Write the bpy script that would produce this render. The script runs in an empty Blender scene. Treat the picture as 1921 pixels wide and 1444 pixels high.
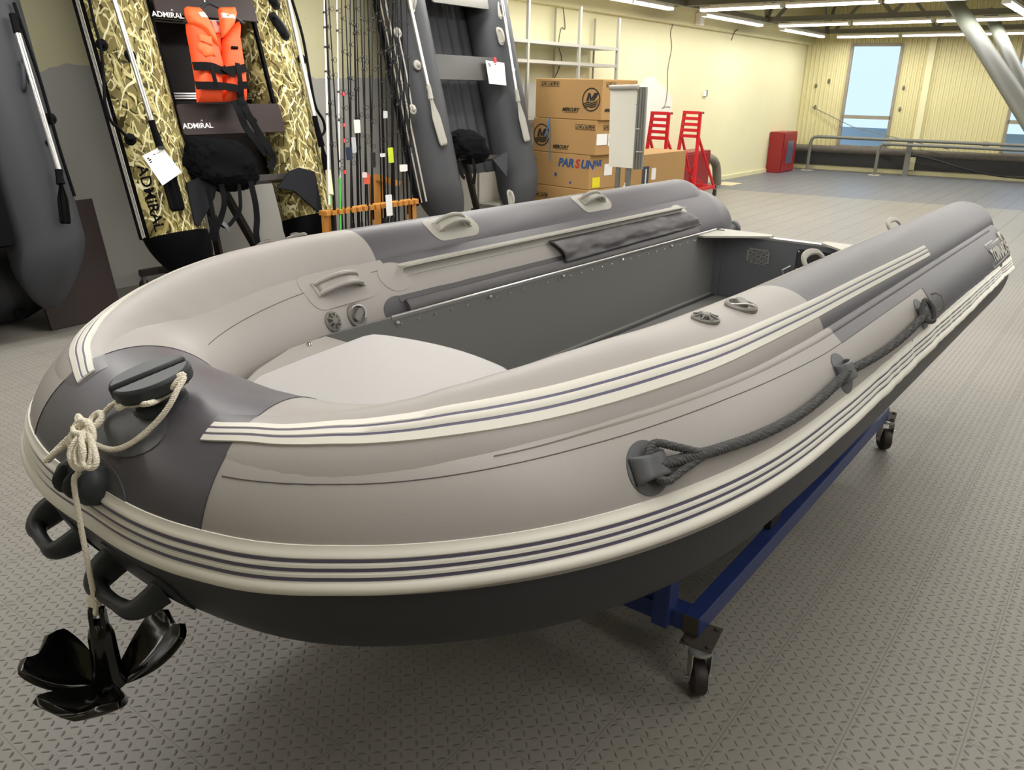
import bpy, math, random
from mathutils import Matrix, Vector, noise
random.seed(7)
SC = bpy.context.scene
COL = SC.collection
PI = math.pi
def R_(d): return math.radians(d)

# ------------------------------------------------------------------ camera, world, exposure
F_PX, CX, CY, CAM_H = 1534.4, 960.5, 722.0, 1.56
PITCH, ROLL, YAW = 0.3498, 0.0208, 0.6395
_F = Vector((math.cos(YAW)*math.cos(PITCH), math.sin(YAW)*math.cos(PITCH), -math.sin(PITCH)))
_R = Vector((math.sin(YAW), -math.cos(YAW), 0)); _U = _R.cross(_F)
CR = math.cos(ROLL)*_R + math.sin(ROLL)*_U
CU = -math.sin(ROLL)*_R + math.cos(ROLL)*_U
cd = bpy.data.cameras.new('camera'); cam = bpy.data.objects.new('camera', cd); COL.objects.link(cam)
cam.matrix_world = Matrix(((CR.x, CU.x, -_F.x, 0), (CR.y, CU.y, -_F.y, 0), (CR.z, CU.z, -_F.z, CAM_H), (0, 0, 0, 1)))
cd.sensor_width = 36; cd.lens = F_PX*36/1921; cd.clip_end = 200
SC.camera = cam
SC.view_settings.view_transform = 'Standard'; SC.view_settings.look = 'None'
SC.view_settings.gamma = 1; SC.view_settings.exposure = -0.08
try: SC.view_settings.use_curve_mapping = False
except Exception: pass
W = bpy.data.worlds.new('world'); SC.world = W; W.use_nodes = True
W.node_tree.nodes['Background'].inputs[0].default_value = (.66, .84, 1, 1)
W.node_tree.nodes['Background'].inputs[1].default_value = 1.25
ROWS = [(18.0, 5.55), (14.75, 5.55), (11.55, 5.5), (8.2, 5.45), (4.9, 5.4), (1.6, 5.4), (-1.7, 5.4), (-5.0, 5.4)]
LZ = 2.62
ROW_SLOPE = 0.075
def area_lamp(x, y0, y1, power):
    ld = bpy.data.lights.new('lamp_or_fill_light', 'AREA'); ld.shape = 'RECTANGLE'
    L = abs(y0-y1); ld.size = .16; ld.size_y = L; ld.energy = power; ld.color = (1, .985, .96)
    o = bpy.data.objects.new('lamp_or_fill_light', ld); COL.objects.link(o)
    o.location = (x - ROW_SLOPE*(5.5-(y0+y1)/2), (y0+y1)/2, LZ-.055)
    o.rotation_euler = (0, 0, math.atan(-ROW_SLOPE))
for (x, y0) in ROWS: area_lamp(x, y0, -3.6, 150 if x > 6 else (140 if x > 3 else (96 if x > 0 else 14)))

# pixel ray helpers, used to read a place in the room off the camera's view
def ray(px, py):
    return CR*(px-CX) + CU*(-(py-CY)) + _F*F_PX
CAMP = Vector((0, 0, CAM_H))
def atz(px, py, z):
    d = ray(px, py); return CAMP + d*((z-CAM_H)/d.z)
def aty(px, py, y):
    d = ray(px, py); return CAMP + d*(y/d.y)
def atx(px, py, x):
    d = ray(px, py); return CAMP + d*(x/d.x)

# ------------------------------------------------------------------ materials
def srgb(c):
    if isinstance(c, str): c = [int(c[i:i+2], 16)/255 for i in (0, 2, 4)]
    return tuple(((v/12.92) if v <= .04045 else ((v+.055)/1.055)**2.4) for v in c) + (1,)
def mat(name, col, rough=.5, metal=0, bump=0, bscale=40, var=0, vscale=3, spec=.5, coat=0, emit=None, estr=0):
    m = bpy.data.materials.new(name); m.use_nodes = True
    n = m.node_tree.nodes; l = m.node_tree.links; b = n['Principled BSDF']
    c = srgb(col); b.inputs['Base Color'].default_value = c
    b.inputs['Roughness'].default_value = rough; b.inputs['Metallic'].default_value = metal
    b.inputs['Specular IOR Level'].default_value = spec; b.inputs['Coat Weight'].default_value = coat
    tc = n.new('ShaderNodeTexCoord')
    if var:
        t = n.new('ShaderNodeTexNoise'); t.inputs['Scale'].default_value = vscale; t.inputs['Detail'].default_value = 5
        l.new(tc.outputs['Object'], t.inputs['Vector'])
        mx = n.new('ShaderNodeMixRGB'); mx.inputs[1].default_value = tuple(v*(1-var) for v in c[:3])+(1,)
        mx.inputs[2].default_value = tuple(min(1, v*(1+var)) for v in c[:3])+(1,)
        l.new(t.outputs['Fac'], mx.inputs[0]); l.new(mx.outputs[0], b.inputs['Base Color'])
    if bump:
        t = n.new('ShaderNodeTexNoise'); t.inputs['Scale'].default_value = bscale; t.inputs['Detail'].default_value = 3
        l.new(tc.outputs['Object'], t.inputs['Vector'])
        bp = n.new('ShaderNodeBump'); bp.inputs['Strength'].default_value = bump; bp.inputs['Distance'].default_value = .01
        l.new(t.outputs['Fac'], bp.inputs['Height']); l.new(bp.outputs[0], b.inputs['Normal'])
    if emit:
        b.inputs['Emission Color'].default_value = srgb(emit); b.inputs['Emission Strength'].default_value = estr
    return m
class NT:
    def __init__(s, m): s.m = m; s.n = m.node_tree.nodes; s.l = m.node_tree.links; s.b = s.n['Principled BSDF']
    def val(s, v, sock):
        if hasattr(v, 'is_output') or isinstance(v, bpy.types.NodeSocket): s.l.new(v, sock)
        else: sock.default_value = v
    def math(s, op, a, b=0, c=None, clamp=False):
        x = s.n.new('ShaderNodeMath'); x.operation = op; x.use_clamp = clamp
        s.val(a, x.inputs[0]); s.val(b, x.inputs[1])
        if c is not None: s.val(c, x.inputs[2])
        return x.outputs[0]
    def mix(s, f, a, b):
        x = s.n.new('ShaderNodeMixRGB'); s.val(f, x.inputs[0]); s.val(a, x.inputs[1]); s.val(b, x.inputs[2]); return x.outputs[0]
    def noise(s, vec, scale, detail=4, rough=.5):
        x = s.n.new('ShaderNodeTexNoise'); x.inputs['Scale'].default_value = scale; x.inputs['Detail'].default_value = detail
        x.inputs['Roughness'].default_value = rough
        if vec is not None: s.l.new(vec, x.inputs['Vector'])
        return x.outputs['Fac']
    def pos(s):
        g = s.n.new('ShaderNodeTexCoord'); sp = s.n.new('ShaderNodeSeparateXYZ'); s.l.new(g.outputs['Object'], sp.inputs[0])
        return g.outputs['Object'], sp.outputs[0], sp.outputs[1], sp.outputs[2]
    def ramp(s, f, pts):
        x = s.n.new('ShaderNodeValToRGB'); e = x.color_ramp.elements
        while len(e) < len(pts): e.new(.5)
        for i, (p, c) in enumerate(pts): e[i].position = p; e[i].color = c
        s.l.new(f, x.inputs[0]); return x.outputs[0]
    def bump(s, h, strength, dist):
        x = s.n.new('ShaderNodeBump'); x.inputs['Strength'].default_value = strength; x.inputs['Distance'].default_value = dist
        s.l.new(h, x.inputs['Height']); s.l.new(x.outputs[0], s.b.inputs['Normal'])

def floor_mat():
    m = mat('tread plate floor tiles', '7e7a75', .42, spec=.35); t = NT(m); P, x, y, z = t.pos()
    T = .2503
    u = t.math('DIVIDE', t.math('SUBTRACT', x, 2.050), T); v = t.math('DIVIDE', t.math('SUBTRACT', y, .551), T)
    fu = t.math('FRACT', u); fv = t.math('FRACT', v)
    N = 9
    a = t.math('MULTIPLY', fu, N); b = t.math('MULTIPLY', fv, N)
    par = t.math('MODULO', t.math('ADD', t.math('FLOOR', a), t.math('FLOOR', b)), 2)
    la = t.math('SUBTRACT', t.math('FRACT', a), .5); lb = t.math('SUBTRACT', t.math('FRACT', b), .5)
    p = t.math('MULTIPLY', t.math('ADD', la, lb), .7071); q = t.math('MULTIPLY', t.math('SUBTRACT', la, lb), .7071)
    inv = t.math('SUBTRACT', 1, par)
    lo = t.math('ADD', t.math('MULTIPLY', p, par), t.math('MULTIPLY', q, inv))
    sh = t.math('ADD', t.math('MULTIPLY', q, par), t.math('MULTIPLY', p, inv))
    sh = t.math('ADD', sh, t.math('MULTIPLY', t.math('MULTIPLY', lo, lo), .35))
    d = t.math('ADD', t.math('POWER', t.math('ABSOLUTE', t.math('DIVIDE', lo, .40)), 2), t.math('POWER', t.math('ABSOLUTE', t.math('DIVIDE', sh, .115)), 2))
    bar = t.math('SUBTRACT', 1, d, clamp=True)
    # keep the margin at a tile's edge clear
    eu = t.math('MINIMUM', fu, t.math('SUBTRACT', 1, fu)); ev = t.math('MINIMUM', fv, t.math('SUBTRACT', 1, fv))
    seam = t.math('MINIMUM', eu, ev)
    sl = t.math('LESS_THAN', seam, .006)
    dash = t.math('MULTIPLY', t.math('LESS_THAN', t.math('ABSOLUTE', t.math('SUBTRACT', ev, .045)), .005), t.math('LESS_THAN', t.math('FRACT', t.math('MULTIPLY', fu, 16)), .55))
    sl2 = t.math('MAXIMUM', t.math('MULTIPLY', sl, .8), t.math('MULTIPLY', dash, .55))
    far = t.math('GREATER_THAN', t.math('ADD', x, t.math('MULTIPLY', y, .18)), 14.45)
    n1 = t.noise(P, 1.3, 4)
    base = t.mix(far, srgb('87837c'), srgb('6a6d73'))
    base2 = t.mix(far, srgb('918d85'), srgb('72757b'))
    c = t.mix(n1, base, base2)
    c = t.mix(t.math('MULTIPLY', sl2, .45), c, srgb('4c4944'))
    c = t.mix(t.math('MULTIPLY', t.math('POWER', bar, .5), .30), c, srgb('5f5b55'))  # bars darkened in the colour, standing in for shading on their relief
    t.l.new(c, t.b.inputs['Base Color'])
    h = t.math('SUBTRACT', t.math('POWER', bar, .6), t.math('MULTIPLY', sl2, .6))
    t.bump(h, 1.0, .0045)
    return m
def left_wall_mat():
    m = mat('painted wall with patches', 'e4dfb4', .6, spec=.3); t = NT(m); P, x, y, z = t.pos()
    nz = t.noise(P, 2.2, 6); nz2 = t.noise(P, 9, 4)
    edge = t.math('ADD', z, t.math('MULTIPLY', t.math('SUBTRACT', nz, .5), .22))
    low = t.math('MULTIPLY', t.math('LESS_THAN', edge, 1.62), t.math('LESS_THAN', t.math('ADD', x, t.math('MULTIPLY', nz2, .3)), 11.35))
    # round patch beside the red stands
    dx = t.math('SUBTRACT', x, 11.9); dz = t.math('SUBTRACT', z, 1.30)
    rr = t.math('ADD', t.math('MULTIPLY', dx, dx), t.math('MULTIPLY', t.math('MULTIPLY', dz, dz), 2.2))
    pt = t.math('LESS_THAN', t.math('ADD', rr, t.math('MULTIPLY', t.math('SUBTRACT', nz, .5), .6)), .40)
    f = t.math('MAXIMUM', low, pt)
    yel = t.mix(nz, srgb('ded8ac'), srgb('e6e1be'))
    low_c = t.mix(t.math('GREATER_THAN', x, 7.4), srgb('bebcb5'), srgb('dedbd2'))
    pc = t.mix(low, srgb('e2dfd4'), low_c)
    c = t.mix(f, yel, pc)
    sc = t.math('GREATER_THAN', t.noise(P, 14, 5), .735)
    c = t.mix(t.math('MULTIPLY', sc, .35), c, srgb('8a8466'))
    t.l.new(c, t.b.inputs['Base Color']); t.bump(nz2, .15, .004); return m
def far_wall_mat():
    m = mat('ribbed yellow cladding', 'd9d096', .5, spec=.3); t = NT(m); P, x, y, z = t.pos()
    nz = t.noise(P, 1.5, 5); sp = t.math('GREATER_THAN', t.noise(P, 7, 5), .74)
    c = t.mix(nz, srgb('cfc691'), srgb('dbd4a8')); c = t.mix(t.math('MULTIPLY', sp, .6), c, srgb('7d6a42'))
    t.l.new(c, t.b.inputs['Base Color']); return m
M = {}
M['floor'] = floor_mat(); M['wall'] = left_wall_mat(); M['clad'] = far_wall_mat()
M['cream_wall'] = mat('yellow paint', 'dcd6ac', .6, var=.05)
M['lgrey'] = mat('light grey fabric', 'a09b97', .42, bump=.03, bscale=300, spec=.35)
M['dgrey'] = mat('dark grey fabric', '545157', .38, bump=.03, bscale=300, spec=.35)
M['hull'] = mat('charcoal hull fabric', '38383b', .45, spec=.3)
M['cream'] = mat('cream rubber', 'dfdcd2', .45, spec=.3)
M['purple'] = mat('purple grey rubber', '67647a', .45, spec=.3)
M['seam'] = mat('seam grey', '5c595a', .6)  # own grey of the raised tape lines
M['seam_d'] = mat('dark seam', '37363a', .6)
M['rubber'] = mat('black grey rubber', '34373a', .45, spec=.25)
M['rubber2'] = mat('graphite plastic', '55575a', .45)
M['board'] = mat('grey pvc board', '777775', .55, bump=.03, bscale=200, spec=.3)
M['board2'] = mat('dark grey pvc board', '6c6e74', .5, spec=.3)
M['flap'] = mat('black grey tarpaulin', '4b484b', .42, bump=.35, bscale=9, spec=.4)
M['alu'] = mat('aluminium', 'c9c9c7', .3, metal=.85)
M['steel'] = mat('bright steel', 'd6d6d4', .2, metal=1)
M['rope'] = mat('white rope', 'e6dfce', .8)
M['drope'] = mat('dark braided rope', '4c4c4c', .8)
M['blue'] = mat('chipped blue paint', '24356b', .4, var=.25, vscale=14)
M['dirt'] = mat('rusty steel', '4a433b', .6, metal=.3, var=.3, vscale=30)
M['tyre'] = mat('brown black wheel', '2e2724', .55, var=.2, vscale=30)
M['ablack'] = mat('glossy black vinyl', '0a0a0a', .16, spec=.6, bump=.2, bscale=14)
M['black'] = mat('black', '161617', .6)
M['greybeam'] = mat('grey painted steel', '6f7068', .45)
M['gbeam_d'] = mat('dark grey steel', '74746b', .5)
M['white'] = mat('white', 'f2f1ee', .5)
M['tube'] = mat('lit lamp diffuser', 'ffffff', .5, emit='fff3df', estr=6)

# ------------------------------------------------------------------ mesh builder
class B:
    def __init__(s, T=None): s.v = []; s.f = []; s.m = []; s.T = T
    def add(s, vs, fs, mi=0, T=None):
        o = len(s.v)
        s.v += [tuple(T @ Vector(p)) if T is not None else tuple(p) for p in vs]
        s.f += [tuple(i+o for i in f) for f in fs]; s.m += ([mi]*len(fs) if isinstance(mi, int) else list(mi)); return s
    def box(s, x0, x1, y0, y1, z0, z1, mi=0, T=None):
        vs = [(x, y, z) for x in (x0, x1) for y in (y0, y1) for z in (z0, z1)]
        return s.add(vs, [(0, 1, 3, 2), (4, 6, 7, 5), (0, 4, 5, 1), (2, 3, 7, 6), (0, 2, 6, 4), (1, 5, 7, 3)], mi, T)
    def beam(s, a, b, w, h, up=(0, 0, 1), mi=0, T=None):
        a = Vector(a); b = Vector(b); d = (b-a).normalized(); u = Vector(up)
        sd = d.cross(u)
        if sd.length < 1e-4: sd = d.cross(Vector((1, 0, 0)))
        sd.normalize(); u = sd.cross(d)
        vs = [p + sd*i*w/2 + u*j*h/2 for p in (a, b) for i in (-1, 1) for j in (-1, 1)]
        return s.add(vs, [(0, 1, 3, 2), (4, 6, 7, 5), (0, 4, 5, 1), (2, 3, 7, 6), (0, 2, 6, 4), (1, 5, 7, 3)], mi, T)
    def tube(s, pts, r, n=10, mi=0, closed=False, cap=True, T=None, flat=1.0):
        pts = [Vector(p) for p in pts]; k = len(pts); rr = r if isinstance(r, (list, tuple)) else [r]*k
        tg = []
        for i in range(k):
            a = pts[(i-1) % k] if (closed or i > 0) else pts[i]; b = pts[(i+1) % k] if (closed or i < k-1) else pts[i]
            t = (b-a); tg.append(t.normalized() if t.length > 1e-9 else Vector((0, 0, 1)))
        u = tg[0].cross(Vector((0, 0, 1)))
        if u.length < .1: u = tg[0].cross(Vector((1, 0, 0)))
        u.normalize(); vs = []
        for i in range(k):
            u = (u - tg[i]*u.dot(tg[i])).normalized(); w = tg[i].cross(u)
            for j in range(n):
                a = 2*PI*j/n; vs.append(pts[i] + (u*math.cos(a) + w*math.sin(a)*flat)*rr[i])
        fs = []
        for i in range(k if closed else k-1):
            for j in range(n):
                i2 = (i+1) % k; fs.append((i*n+j, i*n+(j+1) % n, i2*n+(j+1) % n, i2*n+j))
        if cap and not closed:
            fs.append(tuple(range(n))[::-1]); fs.append(tuple((k-1)*n+j for j in range(n)))
        return s.add(vs, fs, mi, T)
    def lathe(s, prof, n=24, mi=0, T=None):
        vs = []; fs = []
        for (r, z) in prof:
            for j in range(n): a = 2*PI*j/n; vs.append((r*math.cos(a), r*math.sin(a), z))
        for i in range(len(prof)-1):
            for j in range(n): fs.append((i*n+j, i*n+(j+1) % n, (i+1)*n+(j+1) % n, (i+1)*n+j))
        fs.append(tuple(range(n))[::-1]); fs.append(tuple((len(prof)-1)*n+j for j in range(n)))
        return s.add(vs, fs, mi, T)
    def prism(s, poly, z0, z1, mi=0, T=None):
        n = len(poly); vs = [(p[0], p[1], z0) for p in poly] + [(p[0], p[1], z1) for p in poly]
        fs = [tuple(range(n))[::-1], tuple(range(n, 2*n))] + [(i, (i+1) % n, n+(i+1) % n, n+i) for i in range(n)]
        return s.add(vs, fs, mi, T)
    def ell(s, c, rx, ry, rz, n=16, mi=0, T=None):
        vs = []; fs = []; h = n//2
        for i in range(h+1):
            a = PI*i/h
            for j in range(n): b = 2*PI*j/n; vs.append((c[0]+rx*math.sin(a)*math.cos(b), c[1]+ry*math.sin(a)*math.sin(b), c[2]+rz*math.cos(a)))
        for i in range(h):
            for j in range(n): fs.append((i*n+j, (i+1)*n+j, (i+1)*n+(j+1) % n, i*n+(j+1) % n))
        return s.add(vs, fs, mi, T)
    def grid(s, fn, nu, nv, mi=0, T=None):
        vs = [fn(i/nu, j/nv) for i in range(nu+1) for j in range(nv+1)]
        fs = [(i*(nv+1)+j, (i+1)*(nv+1)+j, (i+1)*(nv+1)+j+1, i*(nv+1)+j+1) for i in range(nu) for j in range(nv)]
        return s.add(vs, fs, mi, T)
    def text(s, txt, size, T, mi=0, ext=.0008, align='LEFT', bold=0, xs=1, shear=0):
        cu = bpy.data.curves.new('t', 'FONT'); cu.body = txt; cu.size = size; cu.extrude = ext; cu.align_x = align; cu.offset = bold; cu.shear = shear
        o = bpy.data.objects.new('t', cu); COL.objects.link(o)
        bpy.context.view_layer.update()
        me = bpy.data.meshes.new_from_object(o.evaluated_get(bpy.context.evaluated_depsgraph_get()))
        vs = [(v.co.x*xs, v.co.y, v.co.z) for v in me.vertices]; fs = [tuple(p.vertices) for p in me.polygons]
        bpy.data.objects.remove(o); bpy.data.curves.remove(cu); bpy.data.meshes.remove(me)
        return s.add(vs, fs, mi, T)
    def build(s, name, mats, parent=None, smooth=True, angle=35, bevel=0, kind=None, label=None, solid=0, sub=0):
        me = bpy.data.meshes.new(name)
        vs = [tuple(s.T @ Vector(p)) for p in s.v] if s.T is not None else s.v
        me.from_pydata(vs, [], s.f); me.update()
        if not isinstance(mats, (list, tuple)): mats = [mats]
        for m in mats: me.materials.append(m)
        me.polygons.foreach_set('material_index', s.m)
        import bmesh
        bm = bmesh.new(); bm.from_mesh(me); bmesh.ops.recalc_face_normals(bm, faces=bm.faces); bm.to_mesh(me); bm.free()
        if smooth:
            me.polygons.foreach_set('use_smooth', [True]*len(me.polygons))
            try: me.set_sharp_from_angle(angle=R_(angle))
            except Exception: pass
        o = bpy.data.objects.new(name, me); COL.objects.link(o)
        if parent is not None: adopt(o, parent)
        if solid:
            q = o.modifiers.new('s', 'SOLIDIFY'); q.thickness = solid; q.offset = 0
        if bevel:
            q = o.modifiers.new('b', 'BEVEL'); q.width = bevel; q.segments = 2; q.limit_method = 'ANGLE'; q.angle_limit = R_(40)
        if sub:
            q = o.modifiers.new('u', 'SUBSURF'); q.levels = sub; q.render_levels = sub
        if kind: o['kind'] = kind
        if label: o['label'] = label
        return o
WM = {}
def adopt(o, parent):
    o.parent = parent
    o.matrix_parent_inverse = WM.get(parent.name, Matrix.Identity(4)).inverted()
def thing(name, label, cat, loc=(0, 0, 0), group=None, rz=0):
    o = bpy.data.objects.new(name, None); COL.objects.link(o); o.empty_display_size = .1
    o.location = loc; o.rotation_euler = (0, 0, rz); WM[o.name] = Matrix.Translation(Vector(loc)) @ Matrix.Rotation(rz, 4, 'Z')
    o['label'] = label; o['category'] = cat
    if group: o['group'] = group
    return o
def tag(o, label, cat, group=None, kind=None):
    o['label'] = label; o['category'] = cat
    if group: o['group'] = group
    if kind: o['kind'] = kind
    return o
def frame(o, x, y, z=None):
    """matrix whose columns are the given axes"""
    x = Vector(x).normalized(); y = Vector(y); y = (y - x*y.dot(x)).normalized(); z = x.cross(y)
    return Matrix(((x.x, y.x, z.x, o[0]), (x.y, y.y, z.y, o[1]), (x.z, y.z, z.z, o[2]), (0, 0, 0, 1)))
def catmull(pts, n=8):
    pts = [Vector(p) for p in pts]; out = []
    for i in range(len(pts)-1):
        p0 = pts[max(i-1, 0)]; p1 = pts[i]; p2 = pts[i+1]; p3 = pts[min(i+2, len(pts)-1)]
        for k in range(n):
            t = k/n; out.append(.5*((2*p1)+(p2-p0)*t+(2*p0-5*p1+4*p2-p3)*t*t+(3*p1-p0-3*p2+p3)*t**3))
    return out + [pts[-1]]

# ------------------------------------------------------------------ the room
WY = 6.28                                # the long wall
B().box(-7, 21.5, -9, WY, -.1, 0).build('floor', M['floor'], smooth=False, kind='structure')
B().box(-7, 21.5, WY, WY+.2, 0, 3.9).build('wall_left', M['wall'], smooth=False, kind='structure')
b = B(); b.box(-7, 21.5, WY-.12, WY, 2.5, 3.9); b.build('trim_1', M['cream_wall'], smooth=False, kind='structure')
b = B(); b.box(8.6, 18.4, WY-.025, WY, 0, .07); b.build('baseboard_left', M['cream_wall'], smooth=False, kind='structure')
B().box(-7, 21.5, -9.2, -9, 0, 3.9).build('wall_right', M['cream_wall'], smooth=False, kind='structure')
B().box(-7.2, -7, -9.2, WY+.2, 0, 3.9).build('wall_back', M['cream_wall'], smooth=False, kind='structure')
B().box(-7.2, 21.7, -9.2, WY+.2, 3.9, 4.0).build('ceiling', mat('ceiling sheet', 'd8d3ae', .7), smooth=False, kind='structure')
# the far wall, turned 8 degrees: local x runs along the wall from its left corner, local y goes up
FW0 = Vector((18.61, WY, 0)); FWD = Vector((.62, -4.40, 0)).normalized(); FWN = Vector((0, 0, 1)).cross(FWD)  # points out of the room
if FWN.x < 0: FWN = -FWN
def fwp(a, z, d=0): return FW0 + FWD*a + Vector((0, 0, z)) - FWN*d
def fw_hit(px, py, d=0):
    r = ray(px, py); o = FW0 - FWN*d; t = (o-CAMP).dot(FWN)/r.dot(FWN); p = CAMP + r*t
    return (p-FW0).dot(FWD), p.z
# openings: windows as (a0, a1, z0, z1)
a0 = fw_hit(1590, 150)[0]; a1 = fw_hit(1683, 150)[0]
wins = [(a0, a1, .50, 2.50)]
pitch_w = fw_hit(1893, 215)[0] - a0
while wins[-1][0] + pitch_w < 14: w = wins[-1]; wins.append((w[0]+pitch_w, w[1]+pitch_w, .50, 2.50))
def ribbed(b, aa, bb, z0, z1):
    # trapezoid ribs with 9 cm pitch
    n = max(1, int(round((bb-aa)/.09))); st = (bb-aa)/n; prof = []
    for i in range(n): x = aa+i*st; prof += [(x, .0), (x+st*.22, .0), (x+st*.34, .022), (x+st*.66, .022), (x+st*.78, .0)]
    prof.append((bb, 0)); vs = []
    for (x, d) in prof: vs += [fwp(x, z0, d), fwp(x, z1, d)]
    b.add(vs, [(2*i, 2*i+1, 2*i+3, 2*i+2) for i in range(len(prof)-1)])
b = B(); edges = [0] + [v for w in wins for v in (w[0], w[1])] + [15.5]
for i in range(0, len(edges), 2): ribbed(b, edges[i], edges[i+1], .08, 2.62)
for w in wins: ribbed(b, w[0], w[1], .08, w[2]); ribbed(b, w[0], w[1], w[3], 2.62)
ribbed(b, 0, 15.5, 2.62, 3.9)
for i in range(0, len(edges), 2): b.add([fwp(edges[i], 0, -.12), fwp(edges[i+1], 0, -.12), fwp(edges[i+1], 2.62, -.12), fwp(edges[i], 2.62, -.12)], [(0, 1, 2, 3)])
for w in wins: b.add([fwp(w[0], 0, -.12), fwp(w[1], 0, -.12), fwp(w[1], w[2], -.12), fwp(w[0], w[2], -.12)], [(0, 1, 2, 3)])
b.add([fwp(0, 2.5, -.12), fwp(15.5, 2.5, -.12), fwp(15.5, 3.9, -.12), fwp(0, 3.9, -.12)], [(0, 1, 2, 3)])
b.build('wall_far', M['clad'], smooth=False, kind='structure')
b = B(); b.add([fwp(-.2, 0, .02), fwp(15.5, 0, .02), fwp(15.5, .13, .02), fwp(-.2, .13, .02), fwp(-.2, .13, -.1), fwp(15.5, .13, -.1)], [(0, 1, 2, 3), (3, 2, 5, 4)])
b.build('baseboard_far', mat('sill', 'cfc79a', .6, var=.15, vscale=5), smooth=False, kind='structure')
M['wframe'] = mat('worn window frame', '8f8774', .6, var=.2, vscale=12)
gm = bpy.data.materials.new('window glass'); gm.use_nodes = True; _b = gm.node_tree.nodes['Principled BSDF']
_b.inputs['Transmission Weight'].default_value = 1; _b.inputs['Roughness'].default_value = .02; _b.inputs['IOR'].default_value = 1.05
_b.inputs['Base Color'].default_value = (.93, .97, 1, 1)
for i, w in enumerate(wins):
    b = B(); zc = 1.10
    for (p, q, t) in (((w[0], w[2]), (w[0], w[3]), .06), ((w[1], w[2]), (w[1], w[3]), .06), ((w[0], w[2]), (w[1], w[2]), .06), ((w[0], w[3]), (w[1], w[3]), .06), ((w[0], zc), (w[1], zc), .07)):
        b.beam(fwp(p[0], p[1], .0), fwp(q[0], q[1], .0), t, .1, up=FWN)
    fr = b.build('window_%d' % (i+1), M['wframe'], smooth=False, kind='structure')
    g = B().add([fwp(w[0], w[2], -.03), fwp(w[1], w[2], -.03), fwp(w[1], w[3], -.03), fwp(w[0], w[3], -.03)], [(0, 1, 2, 3)])
    g.build('window_pane', gm, parent=fr, smooth=False, solid=.006)
    if i == 0: FWIN = fr
# building seen outside, low
tag(B().box(23, 23.2, -12, 10, -.5, .74).build('outside_wall', mat('grey outside wall', '9fb0c0', .8, var=.1), smooth=False), 'low grey wall seen outside the far windows', 'wall')
# a flat pilaster on the far wall
pa = fw_hit(1730, 200)[0]
b = B(); b.beam(fwp(pa, .1, .04), fwp(pa, 2.62, .04), .12, .08, up=FWN); b.build('trim_2', M['cream_wall'], smooth=False, kind='structure')

# ------------------------------------------------------------------ the inflatable boat
BO = Matrix.Translation((.63, 1.48, 0)) @ Matrix.Rotation(R_(-1.0), 4, 'Z')
ZC, RM = .762, .26
half = [(.27, 0), (.275, .17), (.335, .37), (.50, .535), (.72, .648), (1.0, .713), (1.4, .733), (2.0, .735), (3.0, .735), (3.9, .735), (4.40, .735)]
hp = catmull(half, 24)
# mirrored, arc-length parametrised: s<0 near side, s>0 far side
acc = [0.0]
for i in range(1, len(hp)): acc.append(acc[-1] + (hp[i]-hp[i-1]).length)
SMAX = acc[-1]
def bow_d(s):          # the tube is a little thinner round the bow
    t = max(0, min(1, (abs(s)-.35)/.70)); return .032*(1-t*t*(3-2*t))
def P2(s):
    p = P2r(s); d = bow_d(s)
    return p + N2(s)*d if d > 1e-5 else p
def P2r(s):
    a = min(abs(s), SMAX); lo, hi = 0, len(acc)-1
    while hi-lo > 1:
        m_ = (lo+hi)//2
        if acc[m_] <= a: lo = m_
        else: hi = m_
    t = (a-acc[lo])/max(1e-9, acc[hi]-acc[lo]); p = hp[lo].lerp(hp[hi], t)
    return Vector((p[0], p[1]*(1 if s >= 0 else -1)))
def N2(s):
    e = .03; d = P2r(min(s+e, SMAX)) - P2r(max(s-e, -SMAX)); d.normalize(); n = Vector((-d.y, d.x))
    return n   # outward: at s=0 d=(0,1) -> n=(-1,0)
S_CYL = SMAX - .46       # where the stern cones start
def RMs(s):
    a = abs(s)
    if a <= S_CYL: return RM - bow_d(s)
    t = (a-S_CYL)/(SMAX-S_CYL); return RM*(1 - t*.62*(.35+.65*t))
def sm(t): t = max(0, min(1, t)); return t*t*(3-2*t)
def MT(s, th, h=0):
    """point on the big tube; th in degrees, 0 outward, 90 up"""
    p = P2(s); n = N2(s); r = RMs(s)+h; c = math.cos(R_(th))*r
    return Vector((p.x+n.x*c, p.y+n.y*c, ZC+math.sin(R_(th))*r))
US0 = .19             # the upper tube starts on the dark bow patch
U_END = S_CYL + .04
UTAB = [(.19, .138, .874, .054), (.3, .14, .877, .051), (.4, .145, .8835, .041), (.5, .15, .8895, .028), (.58, .15, .901, .017), (.7, .15, .910, .008), (.85, .15, .917, .003), (1.0, .15, .922, .002), (1.3, .148, .928, .003), (2., .146, .928, .004), (9, .146, .928, .004)]
def lut(t, a, k):
    for i in range(len(t)-1):
        if a <= t[i+1][0]:
            q = max(0, (a-t[i][0])/(t[i+1][0]-t[i][0])); q = q*q*(3-2*q)*.5+q*.5; return t[i][k]+(t[i+1][k]-t[i][k])*q
    return t[-1][k]
def upper(s):
    a = abs(s); r, z, off = lut(UTAB, a, 1), lut(UTAB, a, 2), lut(UTAB, a, 3); z -= .95*bow_d(s); off -= .35*bow_d(s)
    ue = U_END if s < 0 else U_END-.16
    if a > ue:
        q = min(1, (a-ue)/.22); r *= math.sqrt(max(0, 1-q*q))*.9+.1*(1-q)
    return r, z, off
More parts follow.
